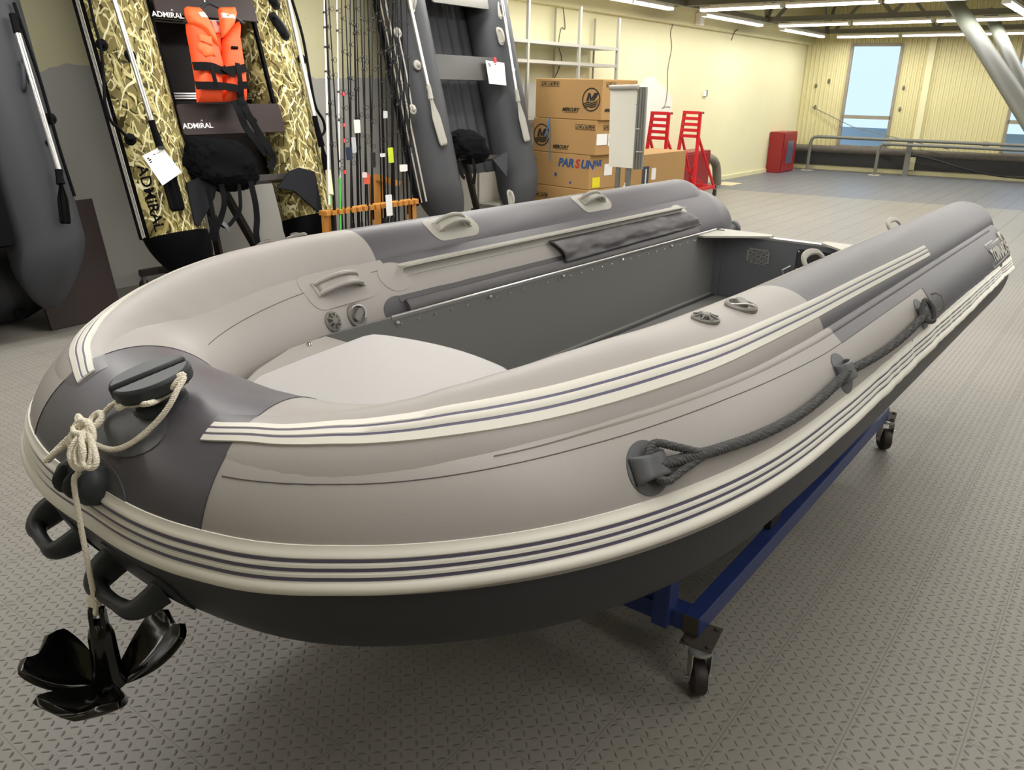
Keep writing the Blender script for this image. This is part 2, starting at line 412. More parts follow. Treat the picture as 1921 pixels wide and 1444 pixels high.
def UT(s, th, h=0):
    w = max(0, min(1, (abs(s)-U_END+.5)/.5)); s = s + (1 if s > 0 else -1)*.10*w*math.cos(R_(th)+.5)
    p = P2(s); n = N2(s); r, z, off = upper(s); r += h; c = math.cos(R_(th))*r + off
    return Vector((p.x+n.x*c, p.y+n.y*c, z+math.sin(R_(th))*r))
def frange(a, b, n): return [a+(b-a)*i/n for i in range(n+1)]
boat = thing('inflatable_boat', 'large two-tone grey inflatable boat with cream striped rubbing strake on a blue trolley', 'boat', (2.8, 1.45, .45))
# big tube
S_DARK0, S_STERN = .26, 2.55
ss = sorted(set([round(v, 4) for v in frange(-SMAX, SMAX, 300)] + [S_DARK0, -S_DARK0, S_STERN, -S_STERN]))
ths = frange(-180, 180, 144); ths = ths[:-1]
b = B(T=BO); vs = []; fs = []; mi = []
for s in ss:
    for th in ths: vs.append(MT(s, th))
n = len(ths)
for i in range(len(ss)-1):
    sc_ = (ss[i]+ss[i+1])/2
    for j in range(n):
        th = ths[j]+1.25; a = abs(sc_)
        if th < -2 and th > -170 and not (a < .3 and th > -6): k = 2
        elif a < S_DARK0 or a > S_STERN: k = 1
        elif (a > 1.70 and 45 < th < 70) or (a > 1.5 and 110 < th < 130): k = 1
        else: k = 0
        fs.append((i*n+j, i*n+(j+1) % n, (i+1)*n+(j+1) % n, (i+1)*n+j)); mi.append(k)
fs.append(tuple(range(n))); fs.append(tuple((len(ss)-1)*n+j for j in range(n))); mi += [2, 2]
b.add(vs, fs, mi); b.build('main_tube', [M['lgrey'], M['dgrey'], M['hull']], boat, angle=60)
# upper tubes
for sg, nm in ((-1, 'near'), (1, 'far')):
    b = B(T=BO); s0, s1 = US0, U_END+.22
    us = sorted(set([round(v, 4) for v in frange(s0, U_END-(.16 if sg > 0 else 0), 150) + [U_END-(.16 if sg > 0 else 0)+.22*math.sin(R_(q)) for q in range(5, 91, 5)]] + [(1.67 if sg < 0 else 1.47), .26]))
    usp = 1.669 if sg < 0 else 1.469
    vs = []; fs = []; mi = []; n = 110
    for s in us:
        for j in range(n): vs.append(UT(sg*s, 360*j/n))
    for i in range(len(us)-1):
        for j in range(n): fs.append((i*n+j, i*n+(j+1) % n, (i+1)*n+(j+1) % n, (i+1)*n+j)); mi.append(1 if us[i] >= usp or us[i] < .259 else 0)
    fs.append(tuple(range(n))); mi.append(0); fs.append(tuple((len(us)-1)*n+j for j in range(n))); mi.append(1)
    b.add(vs, fs, mi); b.build('upper_tube', [M['lgrey'], M['dgrey']], boat, angle=60)
# ribbons laid on a tube: profile is a list of (theta, height, material index for the face that follows)
def ribbon(name, fn, s0, s1, prof, mats, ns=200, label=None, wob=0, wobh=0):
    b = B(T=BO); vs = []; fs = []; mi = []; S = frange(s0, s1, ns); k = len(prof)
    for s in S:
        w = wob*noise.noise(Vector((s*7, 3.1, 0))) if wob else 0
        hw = wobh*sm((abs(s)-1.0)/1.5)*(noise.noise(Vector((s*9, 1.7, 0)))+.6*noise.noise(Vector((s*23, 4.7, 0)))) if wobh else 0
        for (th, h, m_) in prof: vs.append(fn(s, (th(s) if callable(th) else th)+w+hw*90, h+hw*(1 if h > .001 else 0)))
    for i in range(ns):
        for j in range(k-1): fs.append((i*k+j, i*k+j+1, (i+1)*k+j+1, (i+1)*k+j)); mi.append(prof[j][2])
    fs.append(tuple(range(k))); mi.append(0); fs.append(tuple(ns*k+j for j in range(k))); mi.append(0)
    b.add(vs, fs, mi); return b.build(name, mats, boat, angle=50, label=label)
SE = S_CYL + .02
strake0 = [(25, -.002, 0), (24.5, .004, 0), (20, .005, 0), (18.5, .009, 0), (16, .010, 0), (14.8, .005, 1), (12.2, .005, 0), (11.2, .010, 0), (9.2, .011, 0), (8.2, .006, 1), (5.6, .006, 0),
          (4.6, .012, 0), (2.6, .013, 0), (1.6, .008, 1), (-1.0, .009, 0), (-2.2, .016, 0), (-4.5, .022, 0), (-7.5, .024, 0), (-10, .019, 0), (-11.6, .010, 0), (-12.2, -.002, 0)]
SKT = [(0, -6.3, 18), (.2, -6.3, 17.6), (.3, -4.6, 18.6), (.42, -1.2, 20.3), (.66, .2, 20), (1.0, .8, 20.2), (1.9, .8, 19.4), (2.7, 2, 19), (3.8, 4, 18), (9, 4, 18)]
def sth(q): return lambda s, q=q: lut(SKT, abs(s), 1) + (q+12.2)/37.2*(lut(SKT, abs(s), 2)-lut(SKT, abs(s), 1))
strake = [(sth(q), h*.8, k) for (q, h, k) in strake0]
ribbon('rubbing_strake', MT, -SE, SE, strake, [M['cream'], M['purple']], 420, 'cream rubbing strake with purple grey lines', wobh=.006)
def UN(s, th, h=0):
    """outer skin of big and upper tube together, seen from the big tube's axis"""
    r, z, o_ = upper(s); z -= ZC; R = RMs(s); cx_, cz_ = math.cos(R_(th)), math.sin(R_(th))
    bb = cx_*o_+cz_*z; q = bb*bb-(o_*o_+z*z-r*r)
    if q > 0: R = max(R, bb+math.sqrt(q))
    c = P2(s); n = N2(s); R += h
    return Vector((c.x+n.x*R*cx_, c.y+n.y*R*cx_, ZC+R*cz_))
SB = [(.19, 55, 65.5), (.3, 60, 71.5), (.4, 62.5, 76.5), (.55, 63, 77.5), (.8, 63, 76), (1.0, 63, 75), (1.3, 63.8, 73.5), (1.8, 63.5, 72), (2.87, 61.7, 69.5), (9, 61, 69)]
def sbt(q): return lambda s, q=q: lut(SB, abs(s), 2)*(1-q)+lut(SB, abs(s), 1)*q
st = [(0, -.002, 0), (.01, .004, 0), (.27, .0045, 0), (.29, .003, 1), (.38, .003, 0), (.40, .0045, 0), (.60, .0045, 0), (.62, .003, 1), (.71, .003, 0), (.73, .0045, 0), (.99, .004, 0), (1, -.002, 0)]
for sg in (-1, 1):
    ribbon('side_stripe', UN, sg*.20, sg*2.87, [(sbt(q), h, k) for (q, h, k) in st], [M['cream'], M['purple']], 160, 'cream stripe band with two purple grey lines')
BOi = BO.inverted()
def toL(px, py, z): return BOi @ atz(px, py, z)
def cast(px, py, s0, s1, t0, t1, h=0, fn=MT):
    """the place on the boat's tube met by a view ray"""
    d = ray(px, py).normalized(); o = CAMP; best = None
    for k in range(4):
        best = None; n = 16
        for i in range(n+1):
            for j in range(n+1):
                s = s0+(s1-s0)*i/n; t = t0+(t1-t0)*j/n; v = (BO @ fn(s, t, h)) - o; e = (v - d*v.dot(d)).length
                if best is None or e < best[0]: best = (e, s, t)
        ds = (s1-s0)/8; dt = (t1-t0)/8; s0, s1, t0, t1 = best[1]-ds, best[1]+ds, best[2]-dt, best[2]+dt
    return best[1], best[2]
def ST(fn, s, th, h=0, ang=0):
    """frame on a tube: x along the tube, y across, z out of the surface (boat space)"""
    p = fn(s, th, h); n = (fn(s, th, h+.01)-p).normalized(); dx = (fn(s+.01, th, h)-fn(s-.01, th, h)).normalized()
    y = n.cross(dx).normalized(); x = y.cross(n)
    return Matrix(((x.x, y.x, n.x, p.x), (x.y, y.y, n.y, p.y), (x.z, y.z, n.z, p.z), (0, 0, 0, 1))) @ Matrix.Rotation(R_(ang), 4, 'Z')
def patch(b, fn, s, th, outline, h=.0018, R=RM, mi=0, rings=4, ang=0):
    """thin fabric patch that follows the tube; outline in metres (along, across)"""
    ca, sa = math.cos(R_(ang)), math.sin(R_(ang)); kx = (fn(s+.05, th)-fn(s-.05, th)).length/.1
    n = len(outline); vs = [fn(s, th, h)]; fs = []
    for k in range(1, rings+2):
        q = min(k, rings)/rings; hh = h if k <= rings else -.001
        for (x, y) in outline:
            x, y = x*ca-y*sa, x*sa+y*ca; vs.append(fn(s+x*q/kx, th+math.degrees(y*q/R), hh))
    for j in range(n): fs.append((0, 1+j, 1+(j+1) % n))
    for k in range(rings):
        for j in range(n): fs.append((1+k*n+j, 1+(k+1)*n+j, 1+(k+1)*n+(j+1) % n, 1+k*n+(j+1) % n))
    b.add(vs, fs, mi)
def rrect(w, h, r, n=6):
    out = []
    for cx_, cy_, a0_ in ((w-r, h-r, 0), (-w+r, h-r, 90), (-w+r, -h+r, 180), (w-r, -h+r, 270)):
        for i in range(n+1): a = R_(a0_+90*i/n); out.append((cx_+r*math.cos(a), cy_+r*math.sin(a)))
    return out
def oval(a, b_, n=32, c=(0, 0)): return [(c[0]+a*math.cos(2*PI*i/n), c[1]+b_*math.sin(2*PI*i/n)) for i in range(n)]
M['valve'] = mat('valve plastic', '74716c', .45)
M['cgrey'] = mat('pale grey patch', 'aba89f', .45, spec=.3)

# seams: thin raised tape edges
def seamline(pts, w=.0019, m=M['seam'], fn=MT, name='seam_tape'):
    b = B(T=BO); vs = []
    for (s, th) in pts: vs.append(fn(s, th, .0006))
    b.tube(vs, w*.5, 6); return b.build(name, m, boat)
seamline([(s, lut([(0, 42), (.27, 42.5), (.41, 45.5), (.77, 49), (1.1, 49.5), (1.6, 45.5), (9, 45)], -s, 1)) for s in frange(-.27, -2.5, 80)])
seamline([(s, lut([(0, 139), (.6, 137), (1.2, 133), (1.5, 130), (9, 130)], s, 1)) for s in frange(.5, 2.5, 80)])
seamline([(-.26, t) for t in frange(17, 175, 40)], m=M['seam_d']); seamline([(.26, t) for t in frange(17, 175, 40)], m=M['seam_d'])
seamline([(-2.55, t) for t in frange(12, 45, 20)], m=M['seam_d'])
# reinforcing band under the crease of the upper tube
CT_ = [(0, 48), (.3, 50), (.46, 51.5), (.6, 52.2), (.8, 54.3), (1.1, 54.5), (1.6, 52.5), (9, 52)]
for sg in (-1, 1):
    prof = [(lambda s: lut(CT_, abs(s), 1), -.001, 0), (lambda s: lut(CT_, abs(s), 1)+.4, .0015, 0), (lambda s: lut(CT_, abs(s), 1)+.5+2.5*sm((abs(s)-.62)/.6), .003, 0), (lambda s: lut(CT_, abs(s), 1)+.6+4.4*sm((abs(s)-.62)/.6), 0, 0)]
    ribbon('crease_tape', MT, sg*.62, sg*1.70, prof, [M['lgrey']], 100); ribbon('crease_tape', MT, sg*1.70, sg*3.95, prof, [M['dgrey']], 100)

# grab handles with their patches
def grab(fn, s, th, R, L=.085, W_=.042, ang=0, mats=('cgrey', 'cgrey')):
    b = B(T=BO); patch(b, fn, s, th, rrect(L*1.35, W_*1.5, .05), R=R, ang=ang); p = b.build('handle_patch', M[mats[0]], boat)
    b = B(T=BO); T = ST(fn, s, th, 0, ang)
    def strap(u, v):
        x = -L*.8+u*L*1.6; z = .030*math.sin(PI*u)**.6; return Vector((x, (v-.5)*W_*.9, z+.004))
    b.grid(strap, 20, 6, T=T)
    b.tube([T @ Vector((-L*.8+L*1.6*u, -W_*.42, .006+.034*math.sin(PI*u)**.6)) for u in frange(0, 1, 20)], .006, 8)
    b.tube([T @ Vector((-L*.8+L*1.6*u, W_*.42, .006+.034*math.sin(PI*u)**.6)) for u in frange(0, 1, 20)], .006, 8)
    for e in (-1, 1): b.box(e*L*.8-.012, e*L*.8+.012, -W_*.55, W_*.55, -.002, .006, T=T)
    b.build('grab_handle', M[mats[1]], boat, solid=.004)
grab(UT, 1.93, 124, .147, L=.10); grab(UT, 2.94, 122, .147, L=.10)

for s_ in (-2.24, -3.22):
    T = ST(UT, s_, 128, 0); b = B(T=BO @ T)
    b.tube(catmull([(-.085, 0, -.004), (-.078, 0, .016), (-.055, 0, .030), (0, 0, .036), (.055, 0, .030), (.078, 0, .016), (.085, 0, -.004)], 5), .0065, 8, flat=1.8); b.build('grab_handle', M['cgrey'], boat)
grab(MT, 1.235, 135, RM, L=.115, W_=.045, mats=('lgrey', 'lgrey')); grab(MT, -1.235, 137, RM, L=.115, W_=.045, mats=('lgrey', 'lgrey'))

# valves
def valve(fn, s, th, kind, R=RM):
    T = ST(fn, s, th, 0)
    if kind == 'spoke':
        b = B(T=BO @ T); b.lathe([(.033, -.002), (.033, .004), (.030, .006), (.026, .006), (.024, .004), (.022, .002)], 28)
        b.lathe([(.012, 0), (.012, .010), (.009, .014), (.001, .014)], 18)
        for i in range(8): a = 2*PI*i/8+.2; b.beam((.008*math.cos(a), .008*math.sin(a), .012), (.030*math.cos(a), .030*math.sin(a), .006), .004, .004)
        b.build('relief_valve', M['valve'], boat)
    else:
        b = B(T=BO @ T); b.lathe([(.040, -.003), (.040, .004), (.036, .008), (.031, .008), (.029, .003), (.027, .001)], 32)
        v = b.build('air_valve', M['valve'], boat)
        b = B(T=BO @ T @ Matrix.Rotation(R_(40), 4, 'Z')); b.prism(rrect(.024, .012, .01), .002, .016); b.build('valve_cap', M['valve'], v, bevel=.002)
        b = B(T=BO @ T); b.tube([(.031*math.cos(a), .031*math.sin(a), .012+.006*math.sin(a*2)) for a in frange(-.5, 2.4, 20)], .0018, 6); b.build('cap_cord', M['white'], v)
valve(MT, 1.128, 158.7, 'spoke'); valve(MT, 1.253, 159.5, 'cap')
valve(UT, 1.17, 62, 'spoke', .147); valve(UT, 1.29, 66, 'cap', .147)
valve(UT, -1.235, 84, 'spoke', .147); valve(UT, -1.40, 82, 'cap', .147)
valve(MT, -1.128, 158.7, 'spoke'); valve(MT, -1.253, 159.5, 'cap')

# lifeline rings along both sides
def ringpad(s, th):
    b = B(T=BO); patch(b, MT, s, th, oval(.048, .054), .002)
    b.build('ring_patch', M['rubber2'], boat); T = ST(MT, s, th, 0)
    b = B(T=BO @ T)
    def cup(u, v):
        a = PI*u; w = .030*(1-.2*math.sin(a)); return Vector((-.037*math.cos(a), (v-.5)*1.9*w, .024*math.sin(a)**.7))
    b.grid(cup, 16, 6); b.build('rope_ring', M['rubber2'], boat, solid=.008, sub=1)
RINGS = [(.860, 33), (1.612, 31.3), (2.41, 29.5)]
for sg in (-1, 1):
    for (s, th) in RINGS: ringpad(sg*s, th)
def twist(b, path, R, r, strands=3, pitch=.03, n=6, T=None):
    P = [Vector(p) for p in path]; L = [0.0]
    for i in range(1, len(P)): L.append(L[-1]+(P[i]-P[i-1]).length)
    N = max(6, int(L[-1]/(pitch/7))); Q = []; j = 0
    for i in range(N+1):
        l = L[-1]*i/N
        while j < len(L)-2 and L[j+1] < l: j += 1
        Q.append(P[j].lerp(P[j+1], (l-L[j])/max(1e-9, L[j+1]-L[j])))
    for k in range(strands):
        pts = []; u = None
        for i in range(N+1):
            t = (Q[min(i+1, N)]-Q[max(i-1, 0)]).normalized()
            if u is None: u = t.cross(Vector((0, .3, 1))).normalized()
            u = (u-t*u.dot(t)).normalized(); w = t.cross(u); a = 2*PI*(L[-1]*i/N/pitch + k/strands)
            pts.append(Q[i]+(u*math.cos(a)+w*math.sin(a))*R)
        b.tube(pts, r, n, T=T)
for sg in (-1, 1):
    b = B(T=BO); pts = []
    for i in range(2):
        (sa_, ta), (sb_, tb) = RINGS[i], RINGS[i+1]
        for t in frange(0, 1, 24)[:(24 if i == 0 else 25)]: pts.append(MT(sg*(sa_+(sb_-sa_)*t), ta+(tb-ta)*t-3.2*math.sin(PI*t)*(1 if i else 1.2), .016+.004*math.sin(PI*t)))
    e = ST(MT, sg*.862, 30)
    loop = [MT(sg*(.860+dx), 33+dt, h) for (dx, dt, h) in ((.10, -3, .016), (.05, -5, .022), (.015, -7, .022), (-.005, -3, .020), (-.005, 4, .020), (.012, 8, .024), (.05, 4, .026), (.10, -1, .020), (.14, -3, .016))]
    twist(b, catmull(loop, 8), .0042, .0045, 3, .02); twist(b, pts, .0062, .0064, 4, .034)
    e2 = [MT(sg*(2.41+dx), 29.5+dt, h) for (dx, dt, h) in ((-.06, -3, .018), (-.01, -6, .03), (.01, 2, .035), (-.01, 8, .03), (-.05, 4, .02), (-.08, -2, .018))]
    twist(b, catmull(e2, 8), .0042, .0045, 3, .02)
    b.build('lifeline', M['drope'], boat, label='dark braided lifeline')
# shackle behind the last ring
b = B(T=BO @ ST(MT, -2.57, 31, .002)); b.tube([(0, .03, .004), (0, .03, .02), (.004, .015, .034), (.004, -.015, .034), (0, -.03, .02), (0, -.03, .004)], .004, 8); b.build('shackle', M['gbeam_d'], boat)

# cleat on the bow, its patch, the fairlead below
b = B(T=BO); patch(b, MT, -.02, 50, oval(.105, .075), .002); b.build('cleat_patch', M['rubber2'], boat)
TC = ST(MT, -.054, 67, 0, 0) @ Matrix.Rotation(R_(9), 4, 'X') @ Matrix.Rotation(R_(78), 4, 'Z') @ Matrix.Scale(1.17, 4)
b = B(T=BO @ TC); b.lathe([(.046, -.003), (.044, .006), (.030, .012), (.026, .034)], 24); cl = b.build('cleat', M['rubber'], boat)
b = B(T=BO @ TC)
for sy in (-1, 1):
    vs = []; n = 24
    half_o = [(.064*math.cos(PI*i/n), sy*(.006+.047*math.sin(PI*i/n))) for i in range(n+1)]
    b.prism(half_o, .030, .056)
b.build('cleat_head', M['rubber'], cl, bevel=.010)
b = B(T=BO @ TC)
for i in range(8): b.box(-.05+i*.013, -.044+i*.013, -.006, .006, .034, .049)
b.build('cleat_teeth', M['rubber'], cl)
b = B(T=BO); patch(b, MT, .0, 17, oval(.10, .062), .002); b.build('fairlead_patch', M['rubber2'], boat)
TF = ST(MT, .012, 18, 0)
for e in (-1, 1):
    b = B(T=BO @ TF @ Matrix.Translation((e*.034, 0, 0)))
    b.ell((0, 0, .012), .032, .040, .040, 20); b.ell((e*-.014, 0, .026), .012, .032, .038, 20); b.build('fairlead_cheek', M['rubber'], boat)
b = B(T=BO @ TF); b.tube([(-.034, 0, .022), (.034, 0, .022)], .012, 14); b.build('fairlead_roller', M['rubber2'], boat)
b = B(T=BO @ TF); b.tube([(.046, .0, .047), (.046, .0, .0475)], .006, 14, T=Matrix.Identity(4)); 
# two moulded carry handles under the strake
def bowhandle(s, th):
    T = ST(MT, s, th, 0)
    b = B(T=BO); patch(b, MT, s, th, rrect(.135, .070, .05), .004); b.build('handle_base', M['rubber'], boat)
    b = B(T=BO @ T)
    def rim(t):   # closed loop standing off the hull, thick at the grip
        return Vector((.082*math.cos(t), .0, .0))
    pts = [(-.088, -.0, .0), (-.084, -.004, .03), (-.066, -.006, .056), (-.02, -.006, .062), (.03, -.006, .062), (.066, -.006, .056), (.084, -.004, .03), (.088, 0, .0)]
    rad = [.028, .024, .019, .014, .015, .024, .032, .034]
    P = catmull(pts, 5); rr = []
    for i in range(len(P)):
        q = i/5; k = min(int(q), 6); rr.append(rad[k]+(rad[k+1]-rad[k])*(q-k))
    b.tube(P, rr, 14, flat=1.0)
    b.build('bow_handle', M['rubber'], boat)
bowhandle(.20, -31); bowhandle(-.075, -31)

# ledge strip, skirt and tarpaulin flap along the inside of both tubes
for sg in (-1, 1):
    prof = [(128.5, 0, 0), (128.6, .003, 0), (131, .006, 0), (133.5, .020, 0), (135.5, .036, 0), (136.5, .034, 0), (135, .014, 0), (137, .003, 0), (140, .002, 0), (140.2, -.001, 0)]
    ribbon('seat_rail_strip', MT, sg*1.54, sg*3.66, prof, [M['cgrey']], 100)
    b = B(T=BO); patch(b, MT, sg*1.50, 138, oval(.075, .058)); b.build('strip_end_patch', M['lgrey'], boat)
    b = B(T=BO); patch(b, MT, sg*3.64, 137, oval(.075, .05)); b.build('strip_end_patch', M['cgrey'], boat)
    b = B(T=BO); patch(b, MT, sg*1.45, 163, oval(.065, .045)); b.build('skirt_end_patch', M['dgrey'], boat)
    ribbon('skirt', MT, sg*1.47, sg*3.74, [(154, -.001, 0), (154.2, .002, 0), (159, .003, 0), (159.2, .005, 0)], [M['flap']], 160, wob=.7)
    ribbon('skirt_fold', MT, sg*1.49, sg*3.74, [(158, .002, 0), (158.6, .012, 0), (163, .022, 0), (166.2, .022, 0), (167.2, .012, 0), (166.5, .002, 0)], [M['flap']], 160, wob=.5)
    def tarp(u, v, sg=sg):
        s = 2.40+.05*math.sin(v*PI*.5)+(3.66-2.40)*u + (.06*v if u > .9 else 0); th = 138.5+v*(23-3*u)
        w = .010*noise.noise(Vector((s*4, v*3, sg*5)))+.006*noise.noise(Vector((s*13, v*6, 2)))
        return MT(sg*s, th, .012+.010*math.sin(PI*min(1, v*1.1))+w*.8*(1 if 0 < v else 0) + .016*v)
    b = B(T=BO); b.grid(tarp, 70, 14); b.build('tarpaulin_flap', M['flap'], boat, solid=.0015)
# interior: side boards, rails, deck, transom
FZ, RZ, BV, TU = .454, .826, .452, 3.78
for sg in (-1, 1):
    b = B(T=BO); b.box(.55, TU, sg*BV-.006, sg*BV+.006, FZ-.02, RZ); b.build('side_board', M['board'], boat, smooth=False)
    b = B(T=BO); b.tube([(1.24, sg*(BV-.006), RZ+.002), (TU-.02, sg*(BV-.006), RZ+.001)], .005, 10); 
    b.box(1.24, TU-.02, sg*BV-.008 if sg > 0 else sg*BV-.001, sg*BV+.001 if sg > 0 else sg*BV+.008, RZ-.010, RZ)
    for i in range(30): b.ell((1.28+i*.085, sg*(BV-.010), RZ-.028), .0035, .0035, .0035, 8)
    for i in range(6): b.ell((1.26+i*.49, sg*(BV-.014), RZ-.020), .007, .007, .007, 8)
    b.build('board_rail', M['alu'], boat)
    b = B(T=BO); b.beam((.9, sg*(BV-.012), FZ+.006), (TU, sg*(BV-.012), FZ+.006), .014, .012); b.build('deck_trim', mat('deck trim', '8a8a86', .5) if sg < 0 else bpy.data.materials['deck trim'], boat, smooth=False)
b = B(T=BO); b.box(.5, TU, -BV, BV, FZ-.02, FZ); b.build('deck', M['board'], boat, smooth=False)
b = B(T=BO); b.box(TU, TU+.045, -.47, .47, .40, .80); b.box(TU-.01, TU+.0, BV-.05, BV+.01, FZ, RZ)
tr = b.build('transom', M['board2'], boat, smooth=False)
b = B(T=BO); b.box(TU-.004, TU+.049, -.30, .24, .80, .812); b.build('transom_cap', M['alu'], tr, smooth=False)
for sg in (1, -1): B(T=BO).prism([(x, sg*y) for (x, y) in ((3.53, .45), (3.53, .41), (3.78, .14), (3.84, .14), (3.84, .45))], .812, .822).build('transom_shelf', M['cgrey'], tr, smooth=False)
b = B(T=BO @ frame((TU-.002, 0, 0), (0, -1, 0), (0, 0, 1)))
b.prism(rrect(.185, .062, .02), 0, .006, T=Matrix.Translation((.205, .713, 0))); mp = b.build('motor_pad', M['rubber'], tr)
b = B(T=BO @ frame((TU-.009, 0, 0), (0, -1, 0), (0, 0, 1)))
for cx_ in (.105, .30): b.prism(rrect(.075, .052, .012), 0, .003, T=Matrix.Translation((cx_, .713, 0)))
b.build('pad_face', mat('ribbed pad', '3a3836', .7, bump=.5, bscale=250), mp)
b = B(T=BO @ frame((TU-.012, 0, 0), (0, -1, 0), (0, 0, 1)))
for (x, y) in ((.032, .763), (.032, .668), (.20, .763), (.375, .763)): B(T=b.T).ell((x, y, 0), .006, .006, .004, 10).build('pad_screw', M['steel'], mp)
b = B(T=BO @ frame((TU-.003, 0, 0), (0, -1, 0), (0, 0, 1))); b.prism(rrect(.065, .042, .004), 0, .003, T=Matrix.Translation((-.19, .705, 0))); pl = b.build('data_plate', M['alu'], tr)
b = B(T=BO @ frame((TU-.0065, 0, 0), (0, -1, 0), (0, 0, 1))); random.seed(3)
for i in range(10):
    x = -.245
    while x < -.14:
        w = random.uniform(.008, .03); b.box(x, min(x+w, -.135), .735-i*.0075, .738-i*.0075, 0, .0004); x += w+.005
for (x, y) in ((-.25, .742), (-.13, .742), (-.25, .668), (-.13, .668)): b.ell((x, y, 0), .004, .004, .002, 8)
b.build('plate_text', M['black'], pl, smooth=False)
b = B(T=BO); b.tube([(TU-.02, .015, .60), (TU-.05, .03, .66), (TU-.02, .0, .68)], .006, 8); b.build('transom_strut', M['alu'], tr)
b = B(T=BO); b.lathe([(.012, 0), (.016, .004), (.001, .008)], 14, T=Matrix.Translation((1.88, .15, FZ))); b.build('deck_plug', M['black'], boat)
# stern cone end knobs
for sg in (-1, 1):
    p = P2(sg*SMAX); b = B(T=BO @ Matrix.Translation((p.x+.13, p.y-sg*.03, ZC-.06)) @ Matrix.Rotation(R_(90), 4, 'Y'))
    b.lathe([(.09, -.19), (.07, -.10), (.04, .0), (.036, .05), (.052, .055), (.056, .075), (.045, .085), (.02, .086)], 24); b.build('cone_cap', M['rubber2'], boat)
# bow locker and its lid
LZ0 = .832
b = B(T=BO)
outl = [(.955, .44), (.955, -.44), (.80, -.42), (.62, -.33), (.50, -.24), (.46, -.12), (.46, .12), (.50, .24), (.62, .33), (.80, .42)]
b.prism(outl, FZ-.01, LZ0); b.build('bow_locker', M['lgrey'], boat, bevel=.012)
lidp = [(.475, .10), (.485, .17), (.54, .205), (.70, .235), (.955, .272), (.99, .262)] + [(1.00+.045*math.sin(PI*t), .262-.524*t) for t in frange(.08, .92, 10)]
lidp += [(.99, -.262), (.955, -.272), (.70, -.235), (.54, -.205), (.485, -.17), (.475, -.10)]
b = B(T=BO); b.prism(lidp[::-1], LZ0+.001, LZ0+.032); lid = b.build('locker_lid', mat('cool grey lid', 'a3a09f', .42, bump=.04, bscale=30, spec=.35), boat, bevel=.012)
b = B(T=BO @ Matrix.Translation(toL(513, 743, .866)) @ Matrix.Rotation(R_(12), 4, 'Z')); b.box(-.018, .018, -.014, .014, -.004, .002)
for (x, y) in ((-.012, -.009), (.012, -.009), (-.012, .009), (.012, .009)): b.ell((x, y, .002), .003, .003, .002, 8)
b.tube([(-.022, -.018, 0), (-.022, .03, 0)], .004, 8); b.build('lid_hinge', M['steel'], lid)
b = B(T=BO @ Matrix.Translation(toL(580, 646, LZ0+.004))); b.lathe([(.009, -.004), (.009, .002), (.006, .006), (.001, .007)], 14); b.build('locker_screw', M['steel'], boat)
# hull bottom
b = B(T=BO)
def hull(u, v):
    x = .38+(3.86-.38)*u; w = max(.12, (.724*min(1, ((x-.2)/1.0))**.55 if x < 1.2 else .724)); y = (v*2-1)*w
    return Vector((x, y, .508 - .125*(1-abs(v*2-1))*sm((x-.3)/1.2)))
b.grid(hull, 40, 16); b.build('hull_bottom', M['hull'], boat, angle=80)
# maker's patch on the stern
b = B(T=BO); patch(b, MT, -3.90, 32, rrect(.24, .056, .012), .002); lg = b.build('name_patch', M['cgrey'], boat)
b = B(T=BO); patch(b, MT, -3.90, 32, rrect(.232, .050, .010), .0028); b.build('name_field', M['dgrey'], lg)
def wraptext(b, txt, size, s0, th0, h, sgn, R=RM):
    q = B(); q.text(txt, size, Matrix.Identity(4), ext=.0, bold=.004)
    vs = [MT(s0+sgn*x, th0+math.degrees(y/R), h) for (x, y, z) in q.v]; b.add(vs, q.f)
b = B(T=BO); wraptext(b, 'TORNADO', .080, -3.69, 24.5, .0045, -1)
b.tube([MT(-4.04+.04*math.cos(a)*(1-.03*a), 38+9*math.sin(a)*(1-.03*a), .004) for a in frange(0, 10, 50)], .005, 6)
b.build('name_lettering', M['cgrey'], lg, smooth=False)

# ------------------------------------------------------------------ anchor rope and anchor
M['rope'] = mat('off white rope', 'e9e2d0', .75)
def on(px, py, h, s0=-1.2, s1=1.2, t0=-20, t1=110): s, t = cast(px, py, s0, s1, t0, t1, h); return BO @ MT(s, t, h)
rope = thing('anchor_rope', 'white rope wound on the bow cleat, knotted and hanging down to the anchor', 'rope', (.6, 1.5, .8))
CT = BO @ TC
kn = on(163, 826, .045)
# cord from the knot up to the cleat, round its neck and back down
def cl_pt(a, r, z): return CT @ Vector((r*math.cos(a), r*math.sin(a)*.75, z))
path = [kn, on(185, 790, .012), on(222, 752, .015), cl_pt(R_(200), .040, .018), cl_pt(R_(170), .050, .024), cl_pt(R_(120), .046, .024), cl_pt(R_(60), .048, .024), cl_pt(R_(0), .060, .026),
        cl_pt(R_(-50), .060, .028), cl_pt(R_(-110), .058, .028), cl_pt(R_(-170), .060, .026), cl_pt(R_(-200), .050, .02)]
b = B(); twist(b, catmull(path, 8), .0028, .0031, 3, .012)
path2 = [on(232, 742, .016), on(262, 757, .022), on(300, 748, .026), on(326, 722, .050), on(338, 704, .058), cl_pt(R_(20), .072, .03)]
path2b = [cl_pt(R_(20), .070, .028), on(338, 706, .055), on(331, 735, .045), on(312, 768, .028), on(286, 798, .014), on(246, 832, .010), on(207, 843, .018), kn]
twist(b, catmull(path2, 8), .0028, .0031, 3, .012); twist(b, catmull(path2b, 8), .0028, .0031, 3, .012)
b.build('rope_run', M['rope'], rope)
